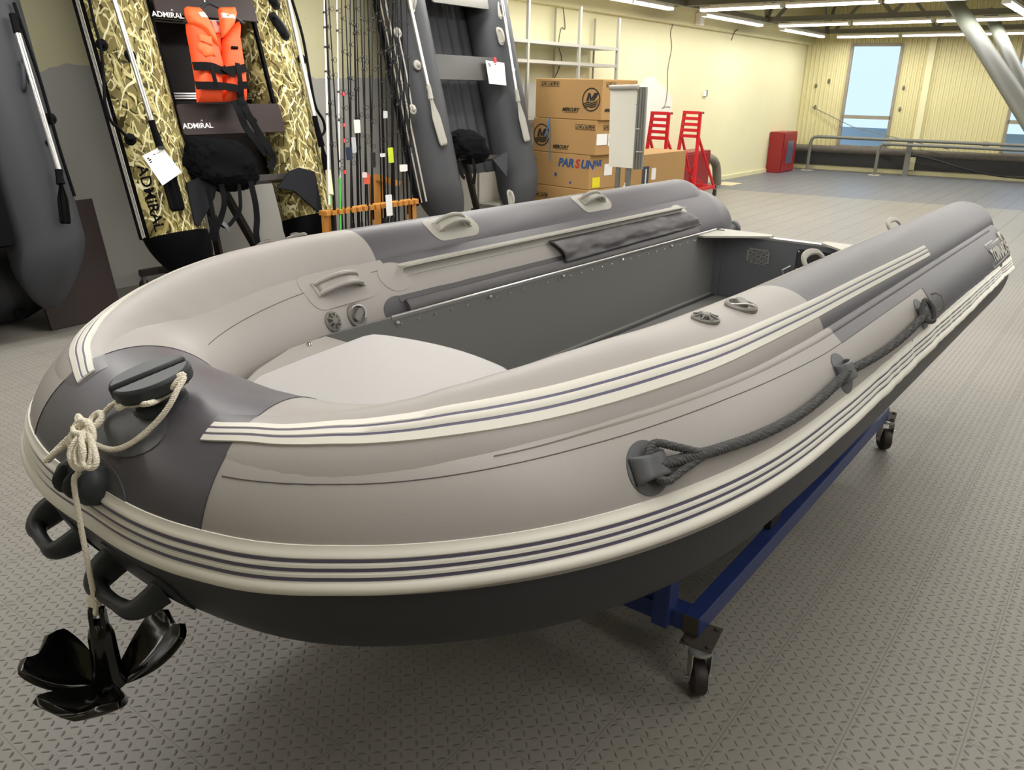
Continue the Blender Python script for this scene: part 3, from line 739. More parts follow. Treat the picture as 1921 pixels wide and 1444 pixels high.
# the knot: several fat turns and loops
KX = (on(200, 850, .04)-on(120, 810, .04)).normalized(); KN = (CAMP-kn).normalized(); KF = frame(kn, KX, KN.cross(KX))
random.seed(11); b = B()
def kp(x, y, z): return KF @ Vector((x*.00165, y*.00125, z*.00125))
turns = [[(-38, 6, 0), (-20, 22, 10), (4, 20, 14), (16, 6, 12), (8, -10, 8), (-14, -10, 8), (-30, 0, 4)],
         [(0, 16, 10), (12, 0, 16), (14, -24, 14), (26, -36, 10), (40, -30, 8), (36, -12, 12), (20, 6, 14), (4, 14, 12)],
         [(-4, 12, 8), (2, -8, 16), (4, -28, 14), (16, -40, 8), (30, -38, 8), (28, -18, 16), (12, -2, 18), (0, 12, 10)],
         [(8, 14, 12), (26, 2, 14), (46, -18, 8), (46, -30, 6), (34, -32, 10), (22, -16, 16), (10, 0, 16)],
         [(-26, 10, 6), (-8, 24, 12), (14, 18, 14), (22, 2, 10), (4, 4, 16), (-16, 2, 12), (-28, 8, 8)],
         [(-8, 18, 4), (-12, 34, 4), (-4, 44, 4), (6, 36, 4), (4, 20, 6)], [(-14, 16, 2), (-34, 24, 2), (-42, 26, 2), (-34, 18, 2), (-16, 10, 4)],
         [(-18, -6, 4), (-24, -14, 4), (-36, -32, 2), (-46, -52, 0)], [(-24, 4, 4), (-28, -12, 6), (-36, -28, 4), (-44, -46, 2), (-46, -54, 2), (-40, -42, 4), (-30, -22, 4)]]
for t in turns: twist(b, catmull([kp(*p) for p in t], 8), .0030, .0034, 3, .013)
b.build('rope_knot', M['rope'], rope)
hx = atx(137, 902, .600)
AX, AY = hx.x, hx.y
ez = None
for i in range(400):          # height at which the hanging line meets the anchor eye
    z = .9-i*.002; d = Vector((AX, AY, z))-CAMP; yy = CY-F_PX*(CU.dot(d))/(_F.dot(d))
    if yy > 1140: ez = z; break
b = B(); twist(b, catmull([kn, kp(-22, -14, 4), Vector((AX+.012, AY, hx.z+.015)), Vector((AX, AY, hx.z-.02)), Vector((AX, AY, .6)), Vector((AX, AY, ez+.02))], 8), .0027, .003, 3, .012)
lp = [(0, 0, .022), (.004, .006, .012), (.010, .012, -.004), (.004, .004, -.012), (-.006, -.008, -.004), (-.004, -.008, .008), (.002, 0, .020)]
twist(b, catmull([Vector((AX, AY, ez))+Vector(p) for p in lp], 6), .0027, .003, 3, .012)
for k in range(3):
    twist(b, [Vector((AX+.009*math.cos(a+k), AY+.009*math.sin(a+k), ez+.014+.005*k+.002*math.sin(a))) for a in frange(0, 2*PI, 16)], .0025, .003, 3, .012)
b.build('rope_fall', M['rope'], rope)
anc = thing('river_anchor', 'glossy black three-fluke anchor hanging from the bow on white rope', 'anchor', (AX, AY, ez-.2))
AT = Matrix.Translation((AX, AY, ez-.178)) @ Matrix.Scale(.86, 4) @ Matrix.Rotation(R_(0), 4, 'Z')
b = B(T=AT)
b.lathe([(.040, .0), (.040, .012), (.033, .03), (.030, .09), (.0285, .135), (.024, .152), (.018, .165), (.014, .172)], 24)
VD = math.atan2(-AY, -AX)
for e in (-1, 1):       # fork of the eye
    ox = .010*e; b.prism([(-.016, 0), (.016, 0), (.013, .045), (.006, .060), (-.006, .060), (-.013, .045)], -.0055, .0055, T=Matrix.Translation((0, 0, .148)) @ Matrix.Rotation(VD+R_(90)+.25, 4, 'Z') @ Matrix.Translation((0, ox, 0)) @ Matrix.Rotation(R_(90), 4, 'X') if False else Matrix.Translation((0, 0, .150)) @ Matrix.Rotation(VD-.3, 4, 'Z') @ Matrix.Translation((0, e*.012, 0)) @ Matrix.Rotation(R_(90), 4, 'X'))
b.build('anchor_shank', M['ablack'], anc, bevel=.002)
def fluke(az, up, rl, wmax):
    b = B(T=AT @ Matrix.Rotation(az, 4, 'Z'))
    def f(u, v):
        r = .015+rl*u; w = wmax*(.30+.95*math.sin(PI*min(.62, u*.62)))*(1 if u < .86 else 1-((u-.86)/.14)**2*.45); y = (v-.5)*2*w
        z = -.012 + up*u*u - .0 + .22*y*y/max(w, .01)*1.2 + .012*abs(v-.5)*2
        return Vector((r, y, z))
    b.grid(f, 18, 12); return b.build('anchor_fluke', M['ablack'], anc, solid=.014, angle=60, bevel=.003)
vd = math.degrees(VD)
fluke(R_(vd-126), .075, .155, .064); fluke(R_(vd+108), .085, .155, .062); fluke(R_(vd-34), .035, .125, .078)

# ------------------------------------------------------------------ the trolley
tro = thing('boat_trolley', 'blue steel boat trolley on four swivel casters under the boat', 'trolley', (2.8, 1.45, 0))
yN, yF, xA, xB, bz = .722, 2.20, 1.845, 3.80, .180
b = B()
for y in (yN, yF): B().beam((xA-.03, y, bz), (xB+.05, y, bz), .05, .06).build('side_beam', M['blue'], tro, smooth=False, bevel=.003)
b = B(); b.box(xA-.033, xA-.029, yN-.022, yN+.022, bz-.028, bz+.028); b.build('beam_end', M['dirt'], tro, smooth=False)
for x in (xA, xB): B().beam((x, yN+.02, bz), (x, yF-.02, bz), .06, .056).build('cross_beam', M['blue'], tro, smooth=False, bevel=.003)
for x in (2.45, 3.2): B().beam((x, yN, bz+.05), (x, yF, bz+.05), .09, .03).build('cross_plank', M['black'], tro, smooth=False)
for x in (xA-.02, xB):
    for y in (yN+.085, yF-.085):
        b = B(); b.beam((x, y, bz-.03), (x, y, .485), .05, .06, up=(1, 0, 0)); b.build('post', M['blue'], tro, smooth=False, bevel=.003)
def caster(x, y, rz, ph=.145, parent=tro):
    T = Matrix.Translation((x, y, 0)) @ Matrix.Rotation(rz, 4, 'Z'); TP = Matrix.Translation((x+.045, y+.02, 0))
    b = B(T=TP @ Matrix.Rotation(R_(8), 4, 'Z')); b.box(-.06, .06, -.045, .045, ph, ph+.004)
    for (i, j) in ((-.045, -.032), (.045, -.032), (-.045, .032), (.045, .032)): b.lathe([(.008, ph+.004), (.008, ph+.010), (.001, ph+.010)], 6, T=Matrix.Translation((i, j, 0)))
    p = b.build('caster_plate', M['dirt'], parent, bevel=.001)
    b = B(T=T)
    b.lathe([(.032, ph-.012), (.034, ph-.006), (.034, ph)], 20)
    for e in (-1, 1): b.prism([(-.022, ph-.01), (.022, ph-.01), (.026, ph-.04), (.012, .042), (-.012, .042), (-.026, ph-.04)], -.0015, .0015, T=Matrix.Translation((0, e*.026, 0)) @ Matrix.Rotation(R_(90), 4, 'X'))
    b.tube([(0, -.036, .05), (0, .036, .05)], .007, 8); b.build('caster_fork', M['alu'], p)
    b = B(T=T @ Matrix.Translation((0, 0, .05)) @ Matrix.Rotation(R_(90), 4, 'X')); b.lathe([(.015, -.02), (.040, -.019), (.047, -.017), (.050, -.010), (.050, .010), (.047, .017), (.040, .019), (.015, .02)], 32); b.build('caster_wheel', M['tyre'], p)
    b = B(T=T); b.box(.0, .05, -.040, -.034, .04, .075); b.box(.03, .065, -.065, -.034, .072, .076); b.build('brake_pedal', M['alu'], p, smooth=False)
rzc = math.atan2(.6, .8)
caster(1.790, .675, rzc); caster(3.86, .70, rzc); caster(1.79, yF, .3); caster(3.8, yF, 1.0)

# ------------------------------------------------------------------ ceiling: lamps, trusses
M['pipegrey'] = mat('grey green pipe', '585c52', .5)
def lamp_at(c, ang, L, first=[None]):
    T = Matrix.Translation(c) @ Matrix.Rotation(ang, 4, 'Z')
    if first[0] is None:
        t = thing('ceiling_lamp', '', 'lamp', (0, 0, 0))
        b = B(); b.prism([(-.05, 0), (.05, 0), (.05, -.012), (.035, -.03), (-.035, -.03), (-.05, -.012)], -.6, .6, T=Matrix.Rotation(R_(90), 4, 'X') @ Matrix.Rotation(R_(0), 4, 'Z'))
        b.build('diffuser', M['tube'], t, smooth=False)
        b = B(); b.box(-.052, .052, -.61, .61, 0, .03); b.box(-.05, .05, -.615, -.6, -.03, .0); b.box(-.05, .05, .6, .615, -.03, 0); b.build('lamp_body', M['white'], t, smooth=False)
        first[0] = t
    src = first[0]
    if src.get('used'):
        r = src.copy(); COL.objects.link(r)
        for ch in list(src.children): d = ch.copy(); COL.objects.link(d); d.parent = r
    else: r = src
    r['used'] = 1; r.matrix_world = T @ Matrix.Diagonal((1, L/1.2, 1, 1)); r['group'] = 'strip lamps under the roof trusses'
    return r
lamps = []
def row_pt(i, y): x, y0 = ROWS[i]; return Vector((x-ROW_SLOPE*(5.5-y), y, LZ))
ORD = ['farthest', 'second farthest', 'third farthest', 'fourth farthest', 'fifth farthest', 'sixth farthest', 'seventh farthest', 'hindmost']
NTH = ['first', 'second', 'third', 'fourth', 'fifth', 'sixth', 'seventh', 'eighth']
for i in range(8):
    y = ROWS[i][1]-.05; k = 0
    while y > -3.6 and k < 7:
        r = lamp_at(row_pt(i, y-.6), math.atan(-ROW_SLOPE), 1.16); k += 1; lamps.append(r)
        r['label'] = 'white strip lamp, %s from the long wall in the %s row' % (NTH[k-1], ORD[i]); y -= 1.24
for (yy, nm) in ((5.62, 'beside the long yellow wall'), (1.72, 'along the middle truss')):
    k = 0
    for i in range(4):
        xa = ROWS[i+1][0]; 
        for q in (.32, .66):
            x = xa+(ROWS[i][0]-xa)*q; k += 1
            r = lamp_at(Vector((x-ROW_SLOPE*(5.5-yy), yy, LZ-.02)), R_(90), 1.1); lamps.append(r)
            r['label'] = 'lengthwise strip lamp %s, %s from the far end' % (nm, NTH[k-1])
ld = bpy.data.lights.new('lamp_or_fill_light', 'AREA'); ld.shape = 'RECTANGLE'; ld.size = 12; ld.size_y = .14; ld.energy = 105; ld.color = (1, .985, .96)
o = bpy.data.objects.new('lamp_or_fill_light', ld); COL.objects.link(o); o.location = (12, 5.55, LZ-.07)
ld = bpy.data.lights.new('lamp_or_fill_light', 'AREA'); ld.shape = 'RECTANGLE'; ld.size = 9; ld.size_y = .14; ld.energy = 118; ld.color = (1, .985, .96)  # added fill light with no fixture, brightens the near left wall
o = bpy.data.objects.new('lamp_or_fill_light', ld); COL.objects.link(o); o.location = (2.5, 4.75, LZ-.07)
for i in range(8):
    t = thing('roof_truss', 'dark steel truss over the %s row of strip lamps' % ORD[i], 'truss', tuple(row_pt(i, 0)+Vector((0, 0, .3))), 'roof trusses across the hall')
    b = B(); b.beam(row_pt(i, 6.1)+Vector((.1, 0, .10)), row_pt(i, -8.8)+Vector((.1, 0, .10)), .08, .08); b.build('bottom_chord', M['gbeam_d'], t, smooth=False)
    b = B(); b.beam(row_pt(i, 6.1)+Vector((.1, 0, 1.15)), row_pt(i, -8.8)+Vector((.1, 0, 1.15)), .08, .08); b.build('top_chord', M['gbeam_d'], t, smooth=False)
    y = 5.6; 
    while y > -8:
        for (ya, yb) in ((y, y-.95), (y-1.9, y-.95)):
            b = B(); b.beam(row_pt(i, ya)+Vector((.1, 0, .12)), row_pt(i, yb)+Vector((.1, 0, 1.12)), .05, .05); b.build('web_bar', M['gbeam_d'], t, smooth=False)
        y -= 1.9
for (yy, nm) in ((5.75, 'near the long wall'), (1.85, 'over the middle of the hall')):
    t = thing('tie_beam', 'dark steel tie running lengthwise %s' % nm, 'beam', (8, yy, LZ+.1))
    b = B(); b.beam((8.2, yy, LZ+.09), (18.2, yy, LZ+.09), .07, .07); b.build('chord', M['gbeam_d'], t, smooth=False)
    for i in range(4):
        x = ROWS[i][0]
        for e in (-1, 1): B().beam((x+.1, yy, LZ+.1), (x+e*.8, yy, 3.86), .05, .05).build('web_bar', M['gbeam_d'], t, smooth=False)
def far_ray(px, py, dist): return CAMP + ray(px, py).normalized()*dist
def strut(p, q, r, label):
    d = (q-p); e = p + d*((.0-p.z)/d.z); u = p - d*((2.72-p.z)/-d.z) if False else p + d*((2.75-p.z)/d.z)
    b = B(); b.tube([u, e], r, 20, mi=0); tag(b.build('diagonal_strut', M['pipegrey']), label, 'strut')
strut(far_ray(1797, 15, 12.4), far_ray(1921, 207, 9.6), .09, 'thick grey green round strut slanting down across the right edge')
strut(far_ray(1866, 45, 15.2), far_ray(1921, 164, 13.6), .085, 'second round strut slanting down behind the thick one')
b = B(); b.box(-.07, .07, -.05, .05, -.09, .09); p = aty(1313, 36, 6.11); b.T = Matrix.Translation(p)
tag(b.build('junction_box', M['white'], smooth=False, bevel=.01), 'small white box fixed high on the yellow wall by the truss end', 'box')
b = B(); b.tube(catmull([aty(1398, 30, 6.2), aty(1388, 52, 6.18), aty(1378, 60, 6.15), aty(1372, 76, 6.2)], 5), .008, 6)
tag(b.build('hanging_wire', M['dirt']), 'short rusty wire hanging on the upper yellow wall', 'wire')
b = B(); b.tube(catmull([aty(*p, WY-.006) for p in [(1260, 18), (1262, 45), (1258, 62), (1260, 90), (1253, 130), (1252, 170), (1248, 196), (1242, 203)]], 6), .006, 6); b.tube(catmull([aty(*p, WY-.006) for p in [(1242, 203), (1250, 200), (1257, 201)]], 4), .005, 6)
tag(b.build('wall_cable', M['gbeam_d']), 'thin grey cable running down the pale patch of the yellow wall', 'cable')
b = B(); b.tube(catmull([aty(*p, WY-.006) for p in [(1054, 0), (1058, 25), (1060, 54), (1053, 53), (1048, 85), (1054, 110), (1048, 130), (1040, 147)]], 6), .006, 6)
tag(b.build('wall_cable', M['gbeam_d']), 'thin crooked cable on the wall behind the metal shelving', 'cable')
p = aty(1321, 175, WY); b = B(T=Matrix.Translation(p)); b.box(-.06, .02, -.035, 0, -.045, .045, 0); b.box(.02, .07, -.03, 0, -.05, .05, 1)
tag(b.build('wall_socket', [M['white'], M['black']], smooth=False), 'small white and black socket alone on the yellow wall', 'socket')

# ------------------------------------------------------------------ far wall pipes
def fpt(px, py, d): a, z = fw_hit(px, py, d); return fwp(a, z, d)
def fpz(px, py, d, z): a, _ = fw_hit(px, py, d); return fwp(a, z, d)
zA = fw_hit(1600, 259, .45)[1]; zB = fw_hit(1750, 274, .65)[1]
aA = fw_hit(1519, 280, .45)[0]; aB = fw_hit(1645, 300, .65)[0]
def rail(a, z, d, r, label, joints):
    t = thing('pipe_rail', label, 'pipe', tuple(fwp(a, 0, d)))
    pts = [fwp(a, 0, d), fwp(a, z-.12, d), fwp(a+.02, z-.05, d), fwp(a+.06, z-.015, d), fwp(a+.13, z, d), fwp(14.5, z, d)]
    B().tube(pts, r, 12).build('pipe', M['greybeam'], t)
    for j in joints: B().tube([fwp(j-.06, z, d), fwp(j+.06, z, d)], r*1.35, 12).build('coupling', M['greybeam'], t)
    B().prism(rrect(.13, .1, .01), 0, .008, T=Matrix.Translation(fwp(a, 0, d))).build('floor_plate', mat('pale plate', 'b8b2a0', .6) if not bpy.data.materials.get('pale plate') else bpy.data.materials['pale plate'], t, smooth=False)
rail(aA, zA, .45, .033, 'long grey pipe rail along the far wall, upper and farther one', [fw_hit(1850, 268, .45)[0]])
rail(aB, zB, .65, .032, 'second grey pipe rail in front of the far wall, lower and nearer', [fw_hit(1663, 273, .65)[0]])
zD = fw_hit(1600, 282, .25)[1]
b = B(); b.tube([fwp(.05, zD, .25), fwp(14.5, zD, .25)], .075, 16); tag(b.build('heating_pipe', mat('dusty dark pipe', '5f5a50', .8, var=.3, vscale=8)), 'thick dusty heating pipe low along the far wall', 'pipe')
b = B(); b.add([fwp(.05, .10, .04), fwp(14.5, .10, .04), fwp(14.5, zD, .04), fwp(.05, zD, .04), fwp(.05, .10, .06), fwp(14.5, .10, .06), fwp(14.5, zD, .06), fwp(.05, zD, .06)], [(0, 1, 2, 3), (4, 5, 6, 7), (0, 1, 5, 4), (3, 2, 6, 7), (0, 3, 7, 4), (1, 2, 6, 5)])  # dark sheet painted as the shade in the void below the pipe
tag(b.build('void_shade', mat('void shade', '2f2e2c', .7), smooth=False), 'dark sheet coloured as the shaded void behind the thick heating pipe', 'panel')
p = fw_hit(1702, 300, .3)[0]; b = B(); b.beam(fwp(p, 0, .3), fwp(p, zA-.03, .3), .10, .10, up=FWN)
tag(b.build('steel_post', M['greybeam'], smooth=False), 'square grey post carrying the pipes by the far wall', 'post')
b = B(); b.tube(catmull([fwp(p+.1, .42, .4), fwp(p+.5, .35, .42), fwp(p+1.2, .18, .45), fwp(p+2.0, .10, .45), fwp(p+3.5, .14, .45), fwp(p+5, .2, .45)], 8), .02, 8)
tag(b.build('black_hose', M['black']), 'black hose sagging under the pipes by the far wall', 'hose')
b = B(); b.tube([fpt(1523, 200, .05), fpt(1600, 238, .12), fpt(1700, 263, .3), fpt(1780, 280, .4)], .008, 6)
tag(b.build('slack_cable', M['gbeam_d']), 'thin cable drooping across the far window to the pipes', 'cable')
b = B()
for (px, py) in ((1695, 165), (1688, 205), (1731, 167), (1555, 152), (1531, 161), (1529, 201)): b.T = None; b.ell(fpt(px, py, .02), .02, .03, .05, 8)
tag(b.build('wall_scar', mat('scar', '6f6a5c', .8)), 'small chipped grey scars scattered on the yellow cladding', 'scar', kind='stuff')

# red fire cabinet in the far corner
M['red'] = mat('dark red enamel', '8e1c22', .35); M['red2'] = mat('bright red enamel', 'd0222a', .35)
def cabinet(x0, x1, y0, h, label, win, sym):
    t = thing('fire_cabinet', label, 'cabinet', ((x0+x1)/2, (y0+WY)/2, 0)); x = x0
    B().box(x0, x1, y0, WY-.01, .0, h).build('cabinet_body', M['red'], t, smooth=False, bevel=.01)
    d = B().box(x0+.03, x1-.03, y0-.015, y0, .03, h-.03).build('cabinet_door', M['red'], t, smooth=False, bevel=.004)
    if win: B().box(x0+(x1-x0)*.3, x0+(x1-x0)*.75, y0-.02, y0-.012, h*.22, h*.78).build('door_glass', mat('dark glass', '5c5f70', .1), d, smooth=False)
    return t
cabinet(17.05, 17.85, 5.98, .80, 'dark red fire cabinet with glass door in the far corner', True, False)
t = cabinet(12.3, 13.5, 5.95, .62, 'dark red cabinet with a white square sign behind the red stands', False, True)
b = B(); b.box(12.285, 12.30, 5.99, 6.20, .08, .40); b.build('opening_shade', mat('cabinet opening shade', '3a0c12', .6), t, smooth=False)  # flat dark slab, its colour stands for the shade inside an opening
b = B(T=frame((12.28, 6.02, .50), (0, -1, 0), (0, 0, 1)))
for (x0, x1, y0, y1) in ((-.05, .05, .05, .06), (-.05, .05, -.06, -.05), (-.05, -.04, -.06, .06), (.04, .05, -.06, .06), (-.012, .012, -.03, .03)): b.box(x0, x1, y0, y1, 0, .003)
b.build('white_sign', M['white'], t, smooth=False)
b = B(); q = [aty(1309, 297, 6.2), aty(1318, 296, 6.05), aty(1332, 297, 6.0), aty(1340, 303, 6.0), aty(1344, 315, 6.0), aty(1345, 345, 6.0)]
b.tube(catmull(q, 6), .075, 16); b.lathe([(.10, 0), (.10, .05), (.08, .06)], 16, T=frame(q[0], (1, 0, 0), (0, 0, 1)))
tag(b.build('elbow_pipe', mat('dusty elbow', '7b7565', .7, var=.15, vscale=9)), 'thick grey elbow pipe coming out of the yellow wall', 'pipe')
b = B().prism([(0, 0), (.55, 0), (.55, .35), (0, .35)], 0, .006, T=Matrix.Translation((14.0, 5.75, 0))); tag(b.build('floor_sheet', mat('pale board', 'c9bd9a', .7), smooth=False), 'pale flat sheet on the floor beside the elbow pipe', 'sheet')

# ------------------------------------------------------------------ red motor stands
def motor_stand(x, yc, rz, label):
    t = thing('motor_stand', label, 'stand', (x, yc, 0), 'red outboard motor stands', 0)
    T = Matrix.Translation((x, yc, 0)) @ Matrix.Rotation(rz, 4, 'Z'); r = M['red2']
    for e in (-1, 1):
        B(T=T).beam((0, e*.17, .16), (.10, e*.125, 1.26), .045, .03, up=(1, 0, 0)).build('upright', r, t, smooth=False)
        B(T=T).beam((-.12, e*.19, .15), (.75, e*.19, .15), .04, .05).build('base_rail', r, t, smooth=False)
        B(T=T).beam((.08, e*.135, .92), (.70, e*.18, .17), .03, .03).build('back_brace', r, t, smooth=False)
        B(T=T).beam((.06, e*.135, .55), (.45, -e*.15, .17), .025, .025).build('cross_brace', r, t, smooth=False)
    for k in range(5): z = .90+k*.082; B(T=T).box(.045+(z-.9)*.09-.02, .045+(z-.9)*.09, -.135, .135, z, z+.045).build('slat', r, t, smooth=False)
    B(T=T).box(.08, .20, -.14, .14, 1.235, 1.265).build('top_board', M['red'], t, smooth=False)
    for xx in (-.1, .73): B(T=T).beam((xx, -.21, .15), (xx, .21, .15), .04, .04).build('base_bar', r, t, smooth=False)
    for (i, j) in ((-.1, -.2), (-.1, .2), (.73, -.2), (.73, .2)):
        w = B(T=T @ Matrix.Translation((i, j, .055)) @ Matrix.Rotation(R_(90), 4, 'X')); w.lathe([(.02, -.016), (.05, -.014), (.055, -.008), (.055, .008), (.05, .014), (.02, .016)], 20); w = w.build('caster_wheel', M['tyre'], t)
        f = B(T=T @ Matrix.Translation((i, j, 0))); f.box(-.018, .018, -.026, -.022, .045, .13); f.box(-.018, .018, .022, .026, .045, .13); f.box(-.03, .03, -.03, .03, .12, .128); f.build('caster_fork', M['gbeam_d'], t, smooth=False)
def stand_xy(px, x): p = atx(px, 216, x); return p.y
motor_stand(11.65, stand_xy(1296, 11.7), 0, 'bright red motor stand on casters, right of the pair by the wall')
motor_stand(10.75, stand_xy(1236, 10.8), 0, 'bright red motor stand with pinkish slats, left of the pair')

# ------------------------------------------------------------------ cardboard boxes
KB = .925
cb = mat('cardboard', 'b08a56', .8, var=.06, vscale=3); M['ink'] = mat('black print', '2b261f', .8); M['card_tape'] = mat('tape', 'c9a66b', .4)
bx, by = 8.62*KB, 5.20*KB; U = Vector((.10, 1, 0)).normalized(); V_ = Vector((1, -.10, 0)).normalized()   # U to the wall, V_ away from the camera
def zx(px, py, x=8.62*.925): return atx(px, py, x).z
Z4, Z3, Z2, Z1 = zx(1133, 148), zx(1140, 227), zx(1141, 294), zx(1122, 358)
def carton(name, label, o, wu, wv, z0, z1, group='cardboard motor boxes in the stack'):
    t = thing(name, label, 'box', tuple(o + U*wu/2 + V_*wv/2 + Vector((0, 0, z0))), group)
    c = [o, o+U*wu, o+U*wu+V_*wv, o+V_*wv]
    b = B(); b.add([p+Vector((0, 0, z)) for z in (z0+.002, z1-.002) for p in c], [(0, 1, 2, 3), (4, 5, 6, 7), (0, 1, 5, 4), (1, 2, 6, 5), (2, 3, 7, 6), (3, 0, 4, 7)])
    b.build('carton', cb, t, smooth=False, bevel=.006)
    FA = frame(o+U*wu+Vector((0, 0, z0))-V_*.003, -U, (0, 0, 1))      # face toward the camera, x from its left edge
    FB = frame(o+Vector((0, 0, z0))-U*.003, V_, (0, 0, 1))            # narrow face, x from the near edge
    return t, FA, FB
O1 = Vector((bx, by, 0))
def ring(b, F, cx_, cy_, r, w, n=36):
    for i in range(n):
        a, c = 2*PI*i/n, 2*PI*(i+1)/n
        b.add([(cx_+q*math.cos(t_), cy_+q*math.sin(t_), z) for z in (0, .001) for (q, t_) in ((r, a), (r, c), (r-w, c), (r-w, a))], [(0, 1, 2, 3), (4, 5, 6, 7), (0, 1, 5, 4), (2, 3, 7, 6)], T=F)
def emblem(b, F, cx_, cy_, r):
    ring(b, F, cx_, cy_, r, r*.11)
    q = Matrix.Translation((cx_, cy_, 0)); L = lambda P: b.prism([(x*r, y*r) for (x, y) in P], 0, .001, T=F @ q)
    L([(-.55, -.15), (-.35, .55), (-.1, .55), (.0, .1), (.3, .55), (.8, .62), (.62, .3), (.3, -.1), (.1, -.12), (.28, .3), (-.02, -.15), (-.12, -.15), (-.2, .3), (-.3, -.15)])
    for k in range(3): o_ = -.22-.17*k; L([(-1.05+.1*k, -.45-.15*k), (-.6, o_-.03), (-.25, o_+.05), (.05, o_-.03), (.5, o_+.1), (.85, o_+.38), (.5, o_-.02), (.05, o_-.15), (-.25, o_-.06), (-.6, o_-.14)])
def pict(b, F, x, y, n=6, w=.045, h=.055):
    for k in range(n):
        xx = x+k*w
        for (x0, x1, y0, y1) in ((0, w, 0, .003), (0, w, h-.003, h), (0, .003, 0, h), (w-.003, w, 0, h)): b.box(xx+x0, xx+x1, y+y0, y+y1, 0, .001, T=F)
        s_ = [[(.3, .15), (.7, .15), (.5, .8)], [(.2, .5), (.5, .2), (.8, .5), (.5, .85)], [(.4, .15), (.6, .15), (.6, .6), (.4, .6)], [(.3, .2), (.7, .2), (.7, .7), (.3, .7)], [(.45, .1), (.55, .1), (.9, .8), (.1, .8)], [(.4, .1), (.6, .1), (.6, .5), (.85, .5), (.5, .9), (.15, .5), (.4, .5)]][k % 6]
        b.prism([(xx+w*p[0], y+h*p[1]) for p in s_], 0, .001, T=F)
h4, h3, h2 = Z4-Z3, Z3-Z2, Z2-Z1
t4, FA, FB = carton('cardboard_box', 'large cardboard box with round black emblem, topmost of the stack', O1, 1.02*KB, .70*KB, Z3, Z4)
b = B(); emblem(b, FA, .80, h4*.50, h4*.29); b.text('MERCURY', .052, FA @ Matrix.Translation((.40, h4*.20, .0)), ext=.0008, bold=.002, shear=.3); b.box(.42, .62, h4*.165, h4*.175, 0, .001, T=FA)
pict(b, FA, .075, h4*.80); pict(b, FB, .06, h4*.80, 4); b.box(.33, .37, h4*.78, h4*.86, 0, .001, T=FB); b.text('28029', .05, FB @ Matrix.Translation((.5, h4*.81, 0)), bold=.003)
b.text('MERCURY', .04, FB @ Matrix.Translation((.05, h4*.22, .0)), bold=.002, shear=.3)
b.build('box_print', M['ink'], t4, smooth=False)
O3 = O1 + V_*-.02 + U*.04
t3, FA, FB = carton('cardboard_box', 'cardboard box with a blue strap, second from the top of the stack', O3, .98*KB, .70*KB, Z2, Z3)
b = B(); emblem(b, FA, .13, h3*.50, h3*.33); b.text('MERCURY', .050, FA @ Matrix.Translation((.30, h3*.14, .0)), ext=.0008, bold=.002, shear=.3); b.box(.32, .52, h3*.11, h3*.12, 0, .001, T=FA)
pict(b, FA, .62, h3*.72); pict(b, FB, .12, h3*.72, 3); b.build('box_print', M['ink'], t3, smooth=False)
b = B(); b.box(.01, .20, h3*.30, h3*.62, 0, .002, T=FB); b.box(.22, .36, h3*.26, h3*.62, 0, .002, T=FB); b.build('shipping_label', M['white'], t3, smooth=False)
b = B(); random.seed(5)
for k in range(16): x = random.uniform(.23, .33); y = h3*random.uniform(.29, .58); b.box(x, x+random.uniform(.01, .03), y, y+.012, .002, .003, T=FB)
b.build('label_print', M['ink'], t3, smooth=False)
b = B(); b.tube([FA @ Vector(p) for p in ((.24, h3*1.02, .01), (.262, h3*.6, .015), (.27, h3*.1, .02), (.285, -h2*.25, .02))], .009, 6, flat=.4); b.tube([FA @ Vector(p) for p in ((.24, h3*1.02, .01), (.235, h3*.75, .015), (.19, h3*.45, .02))], .008, 6, flat=.4)
b.build('blue_strap', mat('blue strap', '4d87b5', .5), t3)
O2 = O1 + V_*-.03 + U*.10
t2, FA, FB = carton('cardboard_box', 'brown cardboard box with large blue lettering, third from the top of the stack', O2, .95*KB, .75*KB, Z1, Z2)
b = B(); b.text('PAR', .125, FA @ Matrix.Translation((.43, h2*.62, 0)), bold=.005, shear=.2, xs=1.0); b.text('UN', .125, FA @ Matrix.Translation((.755, h2*.62, 0)), bold=.005, shear=.2)
b.prism([(.07, h2*.7), (.11, h2*.78), (.03, h2*.78), (.05, h2*.7), (.06, h2*.55), (.08, h2*.55)], 0, .001, T=FA); b.prism(oval(.02, .02, 12, (.40, h2*.36)), 0, .001, T=FA); b.prism(oval(.015, .015, 12, (.62, h2*.16)), 0, .001, T=FA)
b.text('PAR', .09, FB @ Matrix.Translation((.05, h2*.68, 0)), bold=.004, shear=.2); b.build('blue_lettering', mat('blue print', '2b4f86', .8), t2, smooth=False)
b = B(); b.text('S', .125, FA @ Matrix.Translation((.675, h2*.62, 0)), bold=.005, shear=.2); b.build('red_letter', mat('red print', 'b5342c', .8), t2, smooth=False)
b = B(); b.box(.06, .20, h2*.05, h2*.35, 0, .002, T=FB); b.build('yellow_label', mat('yellow label', 'e6d81e', .6), t2, smooth=False)
b = B(); b.box(.27, .42, h2*.38, h2*.72, 0, .002, T=FB); b.build('shipping_label', M['white'], t2, smooth=False)
t1, FA, FB = carton('cardboard_box', 'cardboard box at the bottom of the tall stack by the wall', O2 + V_*-.02, .97*KB, .75*KB, 0, Z1)
b = B(); pict(b, FA, .10, Z1*.72, 5); b.build('box_print', M['ink'], t1, smooth=False)
